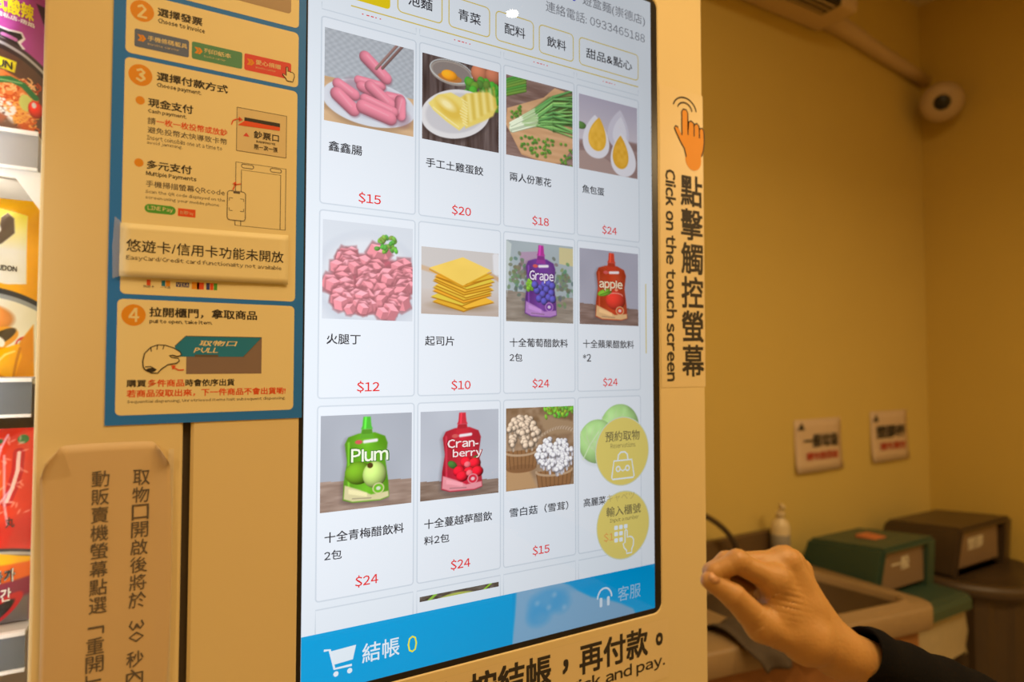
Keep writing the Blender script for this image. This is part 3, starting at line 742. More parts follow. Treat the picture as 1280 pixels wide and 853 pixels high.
pf('number_disc', [ell(24, 51, 10.8, 11.3)], 2, M['orange'], pn2)
ptx([('2', 19.5, 28.5, 44, 58.5)], 3, M['paper'], pn2, .03)
ptx([('選擇發票', 38, 80.8, 43, 52.2), ('Choose to invoice', 38.5, 83.3, 54, 59.5)], 2, M['ink'], pn2, .03)
for a, b, mm_, t1, w in ((17.6, 68.2, 'btn_blue', '手機條碼載具', 37), (71, 121.6, 'btn_green', '列印紙本', 27), (123.8, 174.3, 'btn_red', '愛心捐贈', 27)):
    bt = pf('choice_button', [prr(a, b, 71, 90, 2)], 2, M[mm_], pn2)
    ptx([(t1, a + 12, a + 12 + w, 75.5, 81)], 3, M['paper'], pn2, .01); ptx([('invoice carrier', a + 12, a + 12 + w * .8, 83, 85.5)], 3, M['tan'], pn2)
    pf('chevron', [[(a + 2.5 + q, 76.5), (a + 5 + q, 76.5), (a + 7.5 + q, 80), (a + 5 + q, 83.5), (a + 2.5 + q, 83.5), (a + 5 + q, 80)] for q in (0, 3)], 3, M['orange'], pn2)
def hand_icon(cx, cy, s):
    P = [(-1.6, -7), (-.9, -7.6), (.2, -7), (.2, -2.5), (2, -3), (3, -2.4), (5, -2.6), (6, -1.8), (7, -.9), (7.2, 2), (6, 6), (5.5, 8), (-.5, 8), (-2, 5.5), (-5, 2.5), (-5.2, 1.4), (-4.2, 1), (-1.6, 2.6)]
    return [(cx + a * s, cy + b * s) for a, b in P]
hi = hand_icon(170.5, 84, 1.05)
pf('hand_icon', [hi], 4, M['paper'], pn2); pf('hand_outline', ring(hi, .9), 5, M['ink'], pn2)
pn3 = pf('step_panel', [prr(9.6, 181.8, 102.7, 349, 5)], 1, M['paper'], post)
pf('number_disc', [ell(23.7, 119.3, 10.8, 11.3)], 2, M['orange'], pn3)
ptx([('3', 19.5, 28.5, 112, 126.5)], 3, M['paper'], pn3, .03)
ptx([('選擇付款方式', 38.5, 107.4, 112, 121.5), ('Choose payment.', 38.5, 81.2, 123.5, 129.5), ('現金支付', 31, 73.3, 141.5, 151.2), ('Cash payment.', 31, 67.5, 153, 158.3), ('多元支付', 31, 73, 207.6, 217), ('Multiple Payments', 30.5, 77.7, 219, 225)], 2, M['ink'], pn3, .03)
ptx([('請', 31, 38.2, 162, 169.5), ('避免投幣太快導致卡幣', 31.1, 107.4, 172, 178.8), ('Insert coins/bills one at a time to', 30.6, 102.4, 181, 186), ('avoid jamming.', 30.6, 63.8, 187, 191.5), ('手機掃描螢幕QRcode', 30.6, 106, 229, 236.6), ('Scan the QR code displayed on the', 30.2, 106.2, 238.8, 243.3), ('screen using your mobile phone.', 30.3, 101.2, 245, 249.3)], 2, M['ink2'], pn3, .008)
ptx([('一枚一枚投幣或放鈔', 39, 107.5, 161.5, 169.2)], 2, M['redink'], pn3, .02)
for bv in (146, 211.6): pf('bullet', [ell(23.9, bv, 4.2, 4.4, 18)], 2, M['orange'], pn3)
pf('banknote_box', [rect(117, 170, 134.2, 183)], 2, M['tan'], pn3); pf('box_outline', ring(rect(117, 170, 134.2, 183), .8), 3, M['ink2'], pn3)
pf('slot', [rect(124.7, 162.8, 144, 149.5)], 3, M['ink'], pn3); pf('banknote', [[(125, 148), (162.8, 148.5), (162.6, 152.6), (118, 154.2)]], 4, M['redink'], pn3)
pf('triangle_mark', [[(123.7, 165.5), (130.3, 165.5), (127, 161)]], 3, M['btn_red'], pn3); pf('arrow_mark', ring([(111.5, 155), (113, 150), (117, 147.5), (120, 147.5)], 1.2, False) + [[(119, 144.5), (123, 147.5), (119, 150.5)], [(113.5, 221), (117, 218), (117.5, 223)]] + ring([(114, 228), (116, 222), (122, 220)], 1.2, False), 5, M['redink'], pn3)
ptx([('鈔票口', 134.8, 161.8, 157.3, 166), ('BANKNOTE', 137.5, 158, 168, 170.5), ('限一次一張', 135.4, 160.5, 172.5, 178.5)], 4, M['ink'], pn3, .02)
pf('machine_outline', ring(rect(116.7, 170, 196, 267), .8) + ring([(122.5, 267), (122.5, 204), (164.3, 204), (164.3, 267)], .8, False) + ring(prr(122.5, 135, 197.3, 201.5, 1.9), .8) + ring(prr(153, 165, 197.3, 201.5, 1.9), .8), 2, M['ink2'], pn3)
pf('phone_icon', [prr(108.6, 127.1, 229, 261.5, 3)], 3, M['paper'], pn3); pf('phone_outline', ring(prr(108.6, 127.1, 229, 261.5, 3), .8) + [rect(114.5, 121.2, 229.5, 231.5)] + ring([(110.5, 240), (110.5, 237), (114, 237)], .7, False) + ring([(121.7, 237), (125.2, 237), (125.2, 240)], .7, False) + ring([(110.5, 248), (110.5, 251), (114, 251)], .7, False) + ring([(121.7, 251), (125.2, 251), (125.2, 248)], .7, False), 4, M['ink2'], pn3)
pf('pay_badge', [prr(29.8, 58.4, 253.6, 262.8, 4.5)], 2, M['green'], pn3); pf('pay_badge', [rect(60.6, 77.3, 254.7, 263.2)], 2, M['redink'], pn3)
ptx([('LINE Pay', 32.5, 55.8, 255.5, 261)], 3, M['paper'], pn3, .01); ptx([('台灣Pay', 62.5, 75.5, 257, 261.5)], 3, M['tan'], pn3)
for c, a, b in (('redink', 33, 36.5), ('teal', 46.5, 50), ('orange', 50.5, 54.5), ('navy', 60, 72.4), ('orange', 75, 82), ('redink', 80, 86.7), ('navy', 89, 92.4), ('redink', 92.8, 96), ('green', 96.4, 99.8)):
    pf('card_logo', [rect(a, b, 333 if c != 'navy' or a > 80 else 334, 340.5 if a > 70 else 339)], 2, M[c], pn3)
ptx([('VISA', 61, 72, 335, 338.5)], 3, M['paper'], pn3, .01); ptx([('悠遊卡', 30, 40, 338.8, 341.5), ('一卡通', 45.5, 54.8, 338.8, 341.5)], 3, M['ink2'], pn3)
pn4 = pf('step_panel', [prr(7.6, 181.2, 354.2, 473.2, 5)], 1, M['paper'], post)
pf('number_disc', [ell(22, 370.5, 10.8, 11.1)], 2, M['orange'], pn4); ptx([('4', 17.5, 27, 363, 377.5)], 3, M['paper'], pn4, .03)
ptx([('拉開櫃門，拿取商品', 36, 141, 361.3, 372), ('pull to open, take item.', 36.3, 95.6, 374, 379.3)], 2, M['ink'], pn4, .03)
pf('flap_base', [[(71, 412.5), (127.5, 412.5), (146.3, 391), (146.3, 431.6), (71, 431.6)]], 2, M['brownink'], pn4); pf('flap_door', [[(70.1, 391.1), (146, 391.1), (127.3, 413), (60, 413), (60, 402.5)]], 3, M['teal'], pn4)
pf('flap_outline', ring([(60, 402), (70.1, 391.1), (146, 391.1), (127.3, 413)], .7, False) + [rect(79, 102, 410.8, 413)], 4, M['ink2'], pn4)
def italic(o, k, z0):
    for v in o.data.vertices: v.co.x += (v.co.z - z0) * k
italic(ptx([('取物口', 82.5, 119, 395.4, 401.5), ('PULL', 80, 103.5, 403.3, 408.8)], 4, M['paper'], pn4, .02), .35, PZ(402))
fist = [(31.5, 424), (31, 418), (32.5, 410), (38, 403.5), (44, 401), (51, 401.2), (59, 404), (65, 408), (66.3, 411), (63, 413), (58, 411.5), (55, 412), (57, 414), (63.5, 415), (64.5, 417.5), (62, 420), (54, 421.5), (48, 426), (44.5, 430.5), (39, 430), (33, 426.5)]
pf('pulling_hand', [fist], 5, M['paper'], pn4); pf('hand_outline', ring(fist, 1.1) + ring([(38, 404), (38.5, 408)], .9, False) + ring([(44, 401.5), (43.5, 406)], .9, False) + ring([(50, 401.5), (49, 405.5)], .9, False) + ring([(33, 424), (38, 423.5), (43.5, 427)], 1.1, False) + [ell(38.5, 427.2, 4.5, 2.2, 14)], 6, M['ink'], pn4)
pf('arrow_mark', ring([(69, 427), (64, 427.3), (60, 425)], 1.2, False) + [[(57, 422), (61.5, 422.5), (58.5, 427)]], 5, M['redink'], pn4)
ptx([('購買', 17, 34.5, 437, 444.5), ('時會依序出貨', 70.5, 118.7, 437, 444.8)], 2, M['ink'], pn4, .03); ptx([('多件商品', 36, 69.5, 437, 444.7), ('若商品沒取出來，下一件商品不會出貨喲!', 17.3, 172.6, 447.3, 455.3)], 2, M['redink'], pn4, .03)
ptx([('Sequential dispensing, Unretrieved items halt subsequent dispensing.', 17.8, 172.7, 457.8, 462)], 2, M['ink2'], pn4, .01)

# strip of card taped across the poster
strip = thing('notice_strip', 'cream card strip with black text taped across the middle of the blue poster', 'notice', (-0.122, -0.004, 1.70))
vs, fs = [], []
nx, nz = 16, 8
for j in range(nz + 1):
    for i in range(nx + 1):
        u, w = i / nx, j / nz
        x = PX(8.6 + (173.2 - 8.6) * u); zt = 276.3 - 3.3 * u; zb = 331.4 - 1.4 * u
        vs.append((x, -0.0030 - 0.0012 * w * w - 0.0006 * math.sin(u * 5) * w, PZ(zt + (zb - zt) * w)))
for j in range(nz):
    for i in range(nx):
        a = j * (nx + 1) + i; fs.append((a + nx + 1, a + nx + 2, a + 1, a))
so = pydata('card_sheet', vs, fs, M['strip'], strip, True); md = so.modifiers.new('s', 'SOLIDIFY'); md.thickness = .0004; md.offset = -1
def on_strip(o):
    for v in o.data.vertices:
        u = (v.co.x - PX(8.6)) / .1646; w = (PZ(276) - v.co.z) / .055
        v.co.y += -0.0022 - 0.0012 * w * w - 0.0006 * math.sin(u * 5) * w
on_strip(ptx([('悠遊卡/信用卡功能未開放', 14.3, 168.2, 292.5, 305.5)], 1, M['ink'], strip, .006)); on_strip(ptx([('EasyCard/Credit card functionality not available', 14.6, 166, 309, 315)], 1, M['ink2'], strip, .006))
flat('tape_piece', [[(PX(3.8), PZ(270.5)), (PX(9.2), PZ(275)), (PX(9.5), PZ(331)), (PX(3), PZ(334)), (PX(2.2), PZ(300))]], -0.0034, M['clearfilm'], strip, .0003)

# ------------------------------------------------------------------ paper notice below, with curling corners
notice = thing('paper_notice', 'tan paper notice with two vertical columns of writing and curled corners below the poster', 'notice', (-0.21, -0.0015, 1.35))
nx, nz = 28, 40; vs = []; fs = []
for j in range(nz + 1):
    for i in range(nx + 1):
        u, w = i / nx, j / nz
        x = -0.266 + (0.1095 + .004 * math.sin(w * 4)) * u + .004 * math.sin(w * 3.2) * (1 - u); z = 1.500 - 0.36 * w - .004 * (2 * u - 1) ** 4
        cl = max(0, 1 - (u * 6.5 + w * 13)) ; cr = max(0, 1 - ((1 - u) * 8 + w * 16))
        y = -0.0016 - 0.012 * cl - 0.010 * cr - .0028 * max(0, 1 - u * 6) * (.5 + .5 * math.sin(w * 7)) - .0018 * max(0, 1 - (1 - u) * 7)
        z -= .016 * cl * (1 - cl * .3) + .014 * cr
        vs.append((x + .006 * cl - .003 * cr, y, z))
for j in range(nz):
    for i in range(nx):
        a = j * (nx + 1) + i; fs.append((a + nx + 1, a + nx + 2, a + 1, a))
no = pydata('paper_sheet', vs, fs, M['paper2'], notice, True); md = no.modifiers.new('s', 'SOLIDIFY'); md.thickness = .0003; md.offset = -1
def NZ(v): return 2.0 - v / 1000
it = vcolumn('取物口開啟後將於', PX(32), NZ(529), .0177, .0150, .90)
for i in range(len(it)): it[i] = (it[i][0], it[i][1] - i * .0002, it[i][2] - i * .0002, it[i][3], it[i][4])
it.append(('30', PX(23.5), PX(37), NZ(703), NZ(681), 90)); it += vcolumn('秒內', PX(29.5), NZ(712), .0177, .0150, .90)
it += vcolumn('動販賣機螢幕點選', PX(-3.2), NZ(527.5), .0178, .0150, .90)
it.append(('「', PX(-11), PX(2.5), NZ(688), NZ(680.5), 90)); it += vcolumn('重開', PX(-4.8), NZ(691.5), .0177, .0150, .90); it.append(('」', PX(-12), PX(1), NZ(734), NZ(727), 90))
lettering(it, -0.0021, M['ink2'], notice, 'lettering', .004, 1)
flat('tape_piece', [rect(PX(56), PX(61), NZ(760), NZ(510))], -0.0009, M['clearfilm'], notice, .0001)

# ------------------------------------------------------------------ stickers
st = thing('touch_sticker', 'clear sticker with orange pointing hand and vertical writing on the right frame of the screen', 'sticker', (0.585, -0.0005, 1.79))
flat('sticker_sheet', [rect(0.5345, 0.6325, 1.541, 2.034)], -0.0004, M['sticker'], st, .0003)
flat('sheet_edge', ring(rect(0.5345, 0.6325, 1.541, 2.034), .0006), -0.0005, M['tan'], st)
lettering(vcolumn('點擊觸控螢幕', 0.6045, 1.8935, .0566, .0500, .93), -0.0007, M['ink'], st, 'lettering', .022)
lettering([('Click on the touch screen', 0.5462, 0.5690, 1.5508, 1.8965, 90)], -0.0007, M['ink'], st, 'lettering', .034)
def hw(P): return [(.5669 + (a - 88) * .000878, 2.022 - (b - 60) * .00061) for a, b in P]
hd = hw([(107, 165), (107, 100), (111, 92), (119, 92), (123, 100), (123, 150), (125, 124), (131, 119), (138, 124), (139, 135), (141, 126), (147, 122), (152, 128), (153, 140), (155, 134), (161, 132), (165, 138), (166, 170), (163, 196), (158, 212), (155, 222), (118, 222), (113, 200), (104, 185), (94, 164), (88, 150), (91, 143), (98, 146)])
flat('orange_palm', [hw([(p[0], p[1]) for p in [(136.5 + 21 * math.cos(t * .3), 226 + 30 * math.sin(t * .3)) for t in range(21)]])], -0.00065, M['orange'], st)
flat('orange_hand', [hd], -0.0007, M['orange'], st)
flat('hand_outline', ring(hd[:20], .0026, False) + ring(hd[21:], .0026, False) + ring(hw([(123, 120), (123, 160)]), .0026, False) + ring(hw([(139, 128), (139, 160)]), .0026, False) + ring(hw([(153, 134), (153, 162)]), .0026, False), -0.0008, M['ink'], st)
for r in (20, 32): flat('tap_arc', ring(hw([(115 + r * .95 * math.cos(math.radians(a)), 96 - r * 1.15 * math.sin(math.radians(a))) for a in range(8, 176, 12)]), .0026, False), -0.0008, M['ink'], st)
st2 = thing('payment_sticker', 'clear sticker with large black checkout words under the bottom edge of the screen', 'sticker', (0.34, -0.0005, 1.13))
flat('sticker_sheet', [rect(0.03, 0.5447, 1.085, 1.1772)], -0.0004, M['sticker'], st2, .0003)
flat('sheet_edge', ring(rect(0.03, 0.5447, 1.085, 1.1772), .0006), -0.0005, M['tan'], st2)
lettering([('按結帳', 0.1925, 0.3225, 1.1285, 1.1725), ('，', 0.3415, 0.3520, 1.137, 1.1575), ('再付款', 0.3712, 0.5016, 1.1285, 1.1725), ('。', 0.5175, 0.5325, 1.138, 1.158), ('請確認後', 0.03, 0.175, 1.1285, 1.1725)], -0.0007, M['ink'], st2, 'lettering', .03)
lettering([('Please click and pay.', 0.245, 0.5363, 1.1015, 1.1235)], -0.0007, M['ink'], st2, 'lettering', .02)
for o in (st, st2): pass

# ------------------------------------------------------------------ noodle cabinet at the left with lit shelves
cab = thing('noodle_cabinet', 'lit glass-fronted vending cabinet holding noodle packs at the left edge', 'cabinet', (-0.8, 0.45, 0))
CXL, CXR = -1.3, -0.2725
M['cabin'] = mat('cabinet_inside', (0.62, 0.58, 0.52), 0.5, noise=0.05)
M['rail'] = mat('grey_price_rail', (0.16, 0.18, 0.20), 0.35, noise=0.08)
M['rail2'] = mat('silver_price_rail', (0.42, 0.42, 0.43), 0.35, noise=0.08)
M['whitetrim'] = mat('white_rail_trim', (0.95, 0.95, 0.95), 0.35, noise=0.01)
M['glass'] = mat('clear_glass', (1, 1, 1), 0.0, trans=1.0, noise=0.0)
M['glass'].node_tree.nodes['Principled BSDF'].inputs['IOR'].default_value = 1.0
box('side_wall', CXL, CXL + .03, 0, .86, .05, 2.55, M['cream'], cab); box('side_wall', CXR - .0012, CXR, 0.075, .86, .05, 2.55, M['cabin'], cab)
box('back_wall', CXL + .03, CXR - .004, .60, .62, .05, 2.55, M['cabin'], cab); box('top', CXL + .03, CXR - .004, 0, .86, 2.52, 2.55, M['cream'], cab); box('base', CXL + .03, CXR - .004, 0, .86, .05, .5, M['cream'], cab)
box('glass_door', CXL + .03, CXR - .004, 0.004, 0.008, .5, 2.52, M['glass'], cab)
for zt, hgt, rm in ((1.813, .037, 'rail2'), (1.565, .036, 'rail'), (1.3165, .036, 'rail')):
    sh = box('shelf', CXL + .03, CXR - .005, .034, .58, zt - .006, zt - .001, M['cabin'], cab)
    box('price_rail', CXL + .03, CXR - .005, .030, .034, zt - hgt, zt, M[rm], cab)
    box('rail_trim', CXL + .03, CXR - .005, .0275, .034, zt - .0035, zt + .0005, M['whitetrim'], cab); box('rail_trim', CXL + .03, CXR - .005, .0275, .034, zt - hgt - .0025, zt - hgt + .0005, M['whitetrim'], cab)
pydata('shelf_bracket', [(-.33, .031, 1.773), (-.275, .031, 1.773), (-.275, .031, 1.735), (-.285, .031, 1.75), (-.295, .031, 1.765), (-.33, .031, 1.7665), (-.33, .036, 1.773), (-.275, .036, 1.773), (-.275, .036, 1.735), (-.285, .036, 1.75), (-.295, .036, 1.765), (-.33, .036, 1.7665)],
       [(5, 4, 3, 2, 1, 0), (6, 7, 8, 9, 10, 11)] + [(i, (i + 1) % 6, (i + 1) % 6 + 6, i + 6) for i in range(6)], M['whitetrim'], cab)

M['foil'] = mat('printed_pack_film', (1, 1, 1), 0.22, attr='Col', bump=0.35, bscale=45, coat=0.3)
# pack painting in strip units: a = photo-like columns (0..55), b = rows; the strip is the right part of the pack
def pack(label, kind, x1, z0, z1, group='noodle packs on the cabinet shelves'):
    W = .150; H = z1 - z0; n = 210; m_ = int(n * H / W)
    p = Pic(n, (200, 60, 60), m=m_, seed=7)
    Hn = H / W   # v spans 0..Hn, u spans 0..1; 1 strip column = 0.00069 m
    U = lambda a: 1 - (54 - a) * .00069 / W
    V = lambda b: b * .00082 / W
    kind(p, U, V, Hn)
    t = thing('noodle_pack', label, 'noodle pack', (x1 - W / 2, .06, z0), group)
    def surf(u, v, s=1):
        uu = 2 * u - 1; vv = 2 * v - 1
        b = np.clip(1 - np.abs(uu) ** 3, 0, 1) * np.clip(1 - np.abs(vv) ** 6, 0, 1)
        wr = .0012 * np.sin(u * 31 + 3 * np.sin(v * 9)) * np.sin(v * 23 + 2 * np.sin(u * 7)) * b
        return x1 - W + W * u, .060 - s * (.022 * b + .0006) + wr, z1 - H * v
    f = grid_mesh('wrapper_front', p, surf, M['foil'], t)
    q = Pic(24, tuple(p.a[:, -3].mean(0)), m=28)
    grid_mesh('wrapper_back', q, lambda u, v: surf(u, v, -1), M['foil'], t, flip=True)
    return t, surf, U, V, W, H
def k_purple(p, U, V, Hn):
    p.a[:] = (176, 72, 160); p.tex(14, 5, 7)
    T = lambda b: V(b + 170)          # row b of the photo; the pack reaches above the frame
    p.poly([(U(44), T(-14)), (U(60), T(-14)), (U(60), T(16)), (U(54), T(12))], (60, 30, 55), soft=2)
    brush = [(U(-30), T(26)), (U(15), T(32)), (U(29), T(30)), (U(33), T(37)), (U(28), T(45)), (U(33), T(50)), (U(26), T(55)), (U(10), T(48)), (U(-30), T(40))]
    p.poly(brush, (236, 230, 236), soft=1); c = [(U(-28), T(28)), (U(14), T(34.5)), (U(28), T(32.5)), (U(30), T(37)), (U(24), T(44)), (U(29), T(50)), (U(25), T(52.5)), (U(10), T(45)), (U(-28), T(37))]
    p.poly(c, (44, 40, 44), soft=1); p.cap(U(8), T(40), U(22), T(42), .012, (200, 120, 190))
    p.ell(U(-8), T(190), .56, .80, (64, 52, 56), soft=1.5); p.ell(U(-8), T(190), .545, .775, (178, 176, 186)); p.ell(U(-8), T(190), .53, .755, (60, 48, 50)); p.ell(U(-8), T(192), .52, .735, (94, 66, 58))
    p.poly([(U(-20), T(66)), (U(24), T(70)), (U(22), T(84)), (U(-20), T(80))], (232, 220, 50))
    orange = (226, 128, 70)
    p.poly([(U(-20), T(86)), (U(10), T(84)), (U(34), T(92)), (U(46), T(104)), (U(48), T(128)), (U(40), T(150)), (U(26), T(140)), (U(10), T(128)), (U(-20), T(120))], orange, soft=3); 
    for k in range(130):
        x, y = U(-20 + p.rng.rand() * 66), T(88 + p.rng.rand() * 44); r = .012 + .02 * p.rng.rand(); a = p.rng.rand() * 6
        p.line([(x + r * math.cos(a + q), y + r * math.sin(a + q)) for q in (0, .7, 1.4, 2.1)], .008, (246, 190, 130) if k % 3 else (196, 76, 40))
    for k in range(60):
        x, y = U(18 + p.rng.rand() * 32), T(112 + p.rng.rand() * 44); r = .018
        p.line([(x + r * math.cos(q), y + r * math.sin(q)) for q in np.linspace(0, 5.5, 8)], .009, (240, 170, 84) if k % 2 else (206, 92, 44))
    p.line([(U(2), T(98)), (U(18), T(93)), (U(32), T(96)), (U(45), T(107))], .040, (46, 120, 70)); p.line([(U(4), T(97)), (U(30), T(94))], .01, (130, 180, 120))
    p.ell(U(35), T(117), .035, .055, (206, 214, 120)); p.ell(U(46), T(122), .040, .060, (206, 46, 36), shade=.5); p.ell(U(44), T(117), .012, .02, (226, 226, 240))
    for k in range(40): p.ell(U(2 + p.rng.rand() * 22), T(118 + p.rng.rand() * 26), .010, .008, (232, 226, 220))
    p.poly([(U(-20), T(126)), (U(14), T(138)), (U(0), T(160)), (U(-20), T(168))], (170, 100, 70), soft=3); p.poly([(U(14), T(140)), (U(54), T(165)), (U(54), T(180)), (U(-20), T(180)), (U(-20), T(160))], (120, 86, 66), soft=6)
def k_yellow(p, U, V, Hn):
    p.a[:] = (244, 178, 20); p.tex(10, 5, 7); T = lambda b: V(b - 243)
    g = np.clip((p.v - T(258)) / (T(310) - T(258)), 0, 1)[..., None]
    m = p.poly([(U(-40), T(250)), (U(40), T(264)), (U(41), T(350)), (U(20), T(352)), (U(-40), T(344))], (250, 250, 235))
    p.a = p.a * (1 - m[..., None]) + m[..., None] * (np.array((248., 232, 60)) * (1 - g) + np.array((238., 244, 246)) * g)
    for s_, c in ((1.0, (250, 250, 246)), (.86, (96, 84, 74))):
        p.poly([(U(-30), T(300)), (U(0), T(300 - 6 * s_)), (U(10), T(286)), (U(11), T(275 - 5 * s_)), (U(18), T(266 - 3 * s_)), (U(24 + 2 * s_), T(270)), (U(25 + 2 * s_), T(288)), (U(14), T(300 + 3 * s_)), (U(0), T(312)), (U(-30), T(330))], c, soft=1.5)
    p.ell(U(-2), T(282), .07 , .045, (250, 250, 246), rot=.6); p.ell(U(-2), T(282), .06, .035, (96, 84, 74), rot=.6)
    p.ell(U(-8), T(440), .50, .46, (40, 44, 56)); p.ell(U(-8), T(441), .485, .43, (150, 160, 172)); p.ell(U(-8), T(444), .475, .415, (236, 238, 226))
    p.ell(U(-6), T(395), .16, .10, (244, 160, 80), shade=.3, soft=4); p.ell(U(-2), T(392), .06, .03, (250, 214, 150), soft=3)
    p.ell(U(8), T(420), .13, .07, (226, 160, 50), rot=-.5); p.ell(U(14), T(418), .10, .035, (70, 60, 40), rot=-.7); p.ell(U(2), T(424), .08, .055, (250, 250, 246)); p.ell(U(40), T(424), .04, .05, (206, 50, 44), rot=.5); p.ell(U(36), T(424), .014, .02, (220, 230, 240))
    p.poly([(U(3), T(428)), (U(32), T(430)), (U(37), T(420)), (U(50), T(400)), (U(54), T(520)), (U(-40), T(520)), (U(-40), T(470)), (U(0), T(440))], (228, 150, 14), soft=2)
    p.poly([(U(3), T(436)), (U(35), T(424)), (U(38), T(440)), (U(28), T(470)), (U(12), T(462)), (U(4), T(448))], (250, 184, 8), soft=1.5); p.line([(U(8), T(450)), (U(20), T(438)), (U(30), T(434))], .012, (252, 226, 120)); p.line([(U(36), T(430)), (U(27), T(468))], .014, (206, 130, 6))
def k_red(p, U, V, Hn):
    p.a[:] = (206, 44, 40); p.tex(22, 6, 9); T = lambda b: V(b - 548)
    p.ell(U(10), T(600), .30, .35, (226, 62, 36), soft=12, alpha=.8); p.ell(U(0), T(618), .10, .2, (236, 120, 30), soft=10, alpha=.8)
    p.cap(U(-6), T(640), U(2), T(585), .03, (240, 206, 60), r1=.008, soft=4, alpha=.8)
    p.line([(U(-10), T(572)), (U(4), T(562)), (U(16), T(563))], .03, (50, 110, 60)); p.ell(U(42), T(562), .03, .03, (50, 120, 60))
    for w, c in ((.060, (190, 24, 36)), (.02, (240, 210, 210))): p.line([(U(38), T(578)), (U(37), T(600)), (U(32), T(620)), (U(26), T(636))], w, c)
    for P in (((2, 580), (10, 596), (12, 612), (6, 626)), ((-10, 652), (16, 640), (30, 622)), ((24, 556), (18, 570), (14, 592)), ((22, 580), (24, 640), (28, 665))):
        p.line([(U(a), T(b)), ] if False else [(U(a), T(b)) for a, b in P], .012, (240, 196, 220), .75)
    for k in range(50): p.ell(U(-10 + p.rng.rand() * 60), T(556 + p.rng.rand() * 100), .006, .018, (250, 200, 190), rot=p.rng.rand() * 3, alpha=.5)
    p.ell(U(-30), T(735), .56, .265, (50, 50, 60)); p.ell(U(-30), T(736), .55, .25, (176, 180, 186)); p.ell(U(-30), T(738), .545, .238, (46, 46, 52))
    p.poly([(U(-60), T(696)), (U(20), T(697)), (U(54), T(708)), (U(54), T(722)), (U(-60), T(714))], (246, 190, 28), soft=2); p.poly([(U(-60), T(708)), (U(0), T(710)), (U(54), T(714)), (U(54), T(738)), (U(-60), T(740))], (236, 110, 34), soft=3)
    p.poly([(U(-60), T(738)), (U(54), T(732)), (U(54), T(800)), (U(-60), T(800))], (142, 44, 78), soft=3)
    p.poly([(U(-60), T(766)), (U(54), T(754)), (U(54), T(800)), (U(-60), T(800))], (120, 112, 112), soft=6)
    p.ell(U(12), T(773), .20, .065, (206, 40, 50), rot=-.7); p.ell(U(10), T(775), .16, .042, (36, 28, 34), rot=-.7)
YT = -0.0015
def on_pack(o, surf, x1, W, z1, H):
    for v in o.data.vertices:
        u = np.array((v.co.x - (x1 - W)) / W); w = np.array((z1 - v.co.z) / H); v.co.y += float(surf(u, w)[1]) - .0006
WHT = mat('white_print', (0.9, 0.9, 0.88), 0.4, noise=.01); YEL = mat('yellow_print', (0.9, 0.78, 0.03), 0.4, noise=.01); BLK = mat('black_print', (0.03, 0.03, 0.03), 0.4, noise=.05)
def ptext(P, s, a0, a1, b0, b1, m, zref, bold=.02, slope=.0):
    t, surf, U, V, W, H, x1, z1 = P
    xx = lambda a: x1 - (54 - a) * .00069; zz = lambda b: z1 - (b - zref) * .00082
    o = lettering([(s, xx(a0), xx(a1), zz(b1), zz(b0))], 0, m, t, 'pack_lettering', bold, 2)
    on_pack(o, surf, x1, W, z1, H); return o
PXR = -.2785
r = pack('purple noodle pack with an orange noodle bowl picture on the top lit shelf', k_purple, PXR, 1.8145, 1.8145 + .27); PP = (*r, PXR, 1.8145 + .27)
zt = -170
ptext(PP, '式酸辣', -2, 42, -9, 12, YEL, zt, .04); ptext(PP, '國私店-痞焰', 0, 43, 13, 19, WHT, zt); ptext(PP, 'UN', 2, 20, 72, 82, BLK, zt, .03)
r = pack('yellow noodle pack with white label on the middle lit shelf', k_yellow, PXR, 1.566, 1.566 + .183); PP = (*r, PXR, 1.749)
ptext(PP, 'UDON', 10, 31, 329, 336, BLK, 243, .03); ptext(PP, 'P:', 0, 7, 328, 335, BLK, 243)
r = pack('red spicy noodle pack with chili print on the lowest visible shelf', k_red, PXR, 1.3175, 1.3175 + .196); PP = (*r, PXR, 1.5135)
ptext(PP, '얼나가', 0, 38, 718, 734, BLK, 548, .09); ptext(PP, '얼나가', 0, 38, 718, 734, WHT, 548, .02); ptext(PP, '순식간', -4, 34, 741, 757, WHT, 548, .02)
ptext(PP, '大', 12, 20, 655, 668, BLK, 548); ptext(PP, '丸', 26, 36, 655, 668, BLK, 548); ptext(PP, '蛋', 12, 20, 669, 682, BLK, 548)

# ------------------------------------------------------------------ the hand at the right
J = dict(wrist=(0.4311,-0.3598,1.2888), fore=(0.6297,-0.4008,1.1864), fore2=(1.0129,-0.4746,0.9742),
mc1=(0.3490,-0.3481,1.3702), mc2=(0.3732,-0.3417,1.3815), mc3=(0.3971,-0.3321,1.3752), mc4=(0.4189,-0.3245,1.3615),
ip1=(0.3088,-0.3396,1.3917), ip2=(0.3163,-0.3205,1.3839), ip3=(0.3288,-0.3042,1.3727), ip4=(0.3438,-0.2949,1.3588),
id1=(0.2891,-0.3302,1.3826), id2=(0.3027,-0.3147,1.3767), id3=(0.3237,-0.3056,1.3652), id4=(0.3435,-0.3002,1.3498),
it1=(0.2955,-0.3241,1.3685), it2=(0.3094,-0.3133,1.3613), it3=(0.3398,-0.3214,1.3569), it4=(0.3538,-0.3175,1.3453),
cmc=(0.3836,-0.3586,1.3105), tm=(0.3302,-0.3495,1.3320), ti=(0.2996,-0.3424,1.3629), tt=(0.2822,-0.3306,1.3764),
web=(0.3555,-0.3506,1.3401), palm=(0.3903,-0.3472,1.3323), cuff=(0.4549,-0.3676,1.2849), heel=(0.4166,-0.3460,1.2987), pad=(0.3565,-0.3200,1.3505), pad2=(0.3470,-0.3190,1.3420))
J = {k: np.array(v) for k, v in J.items()}
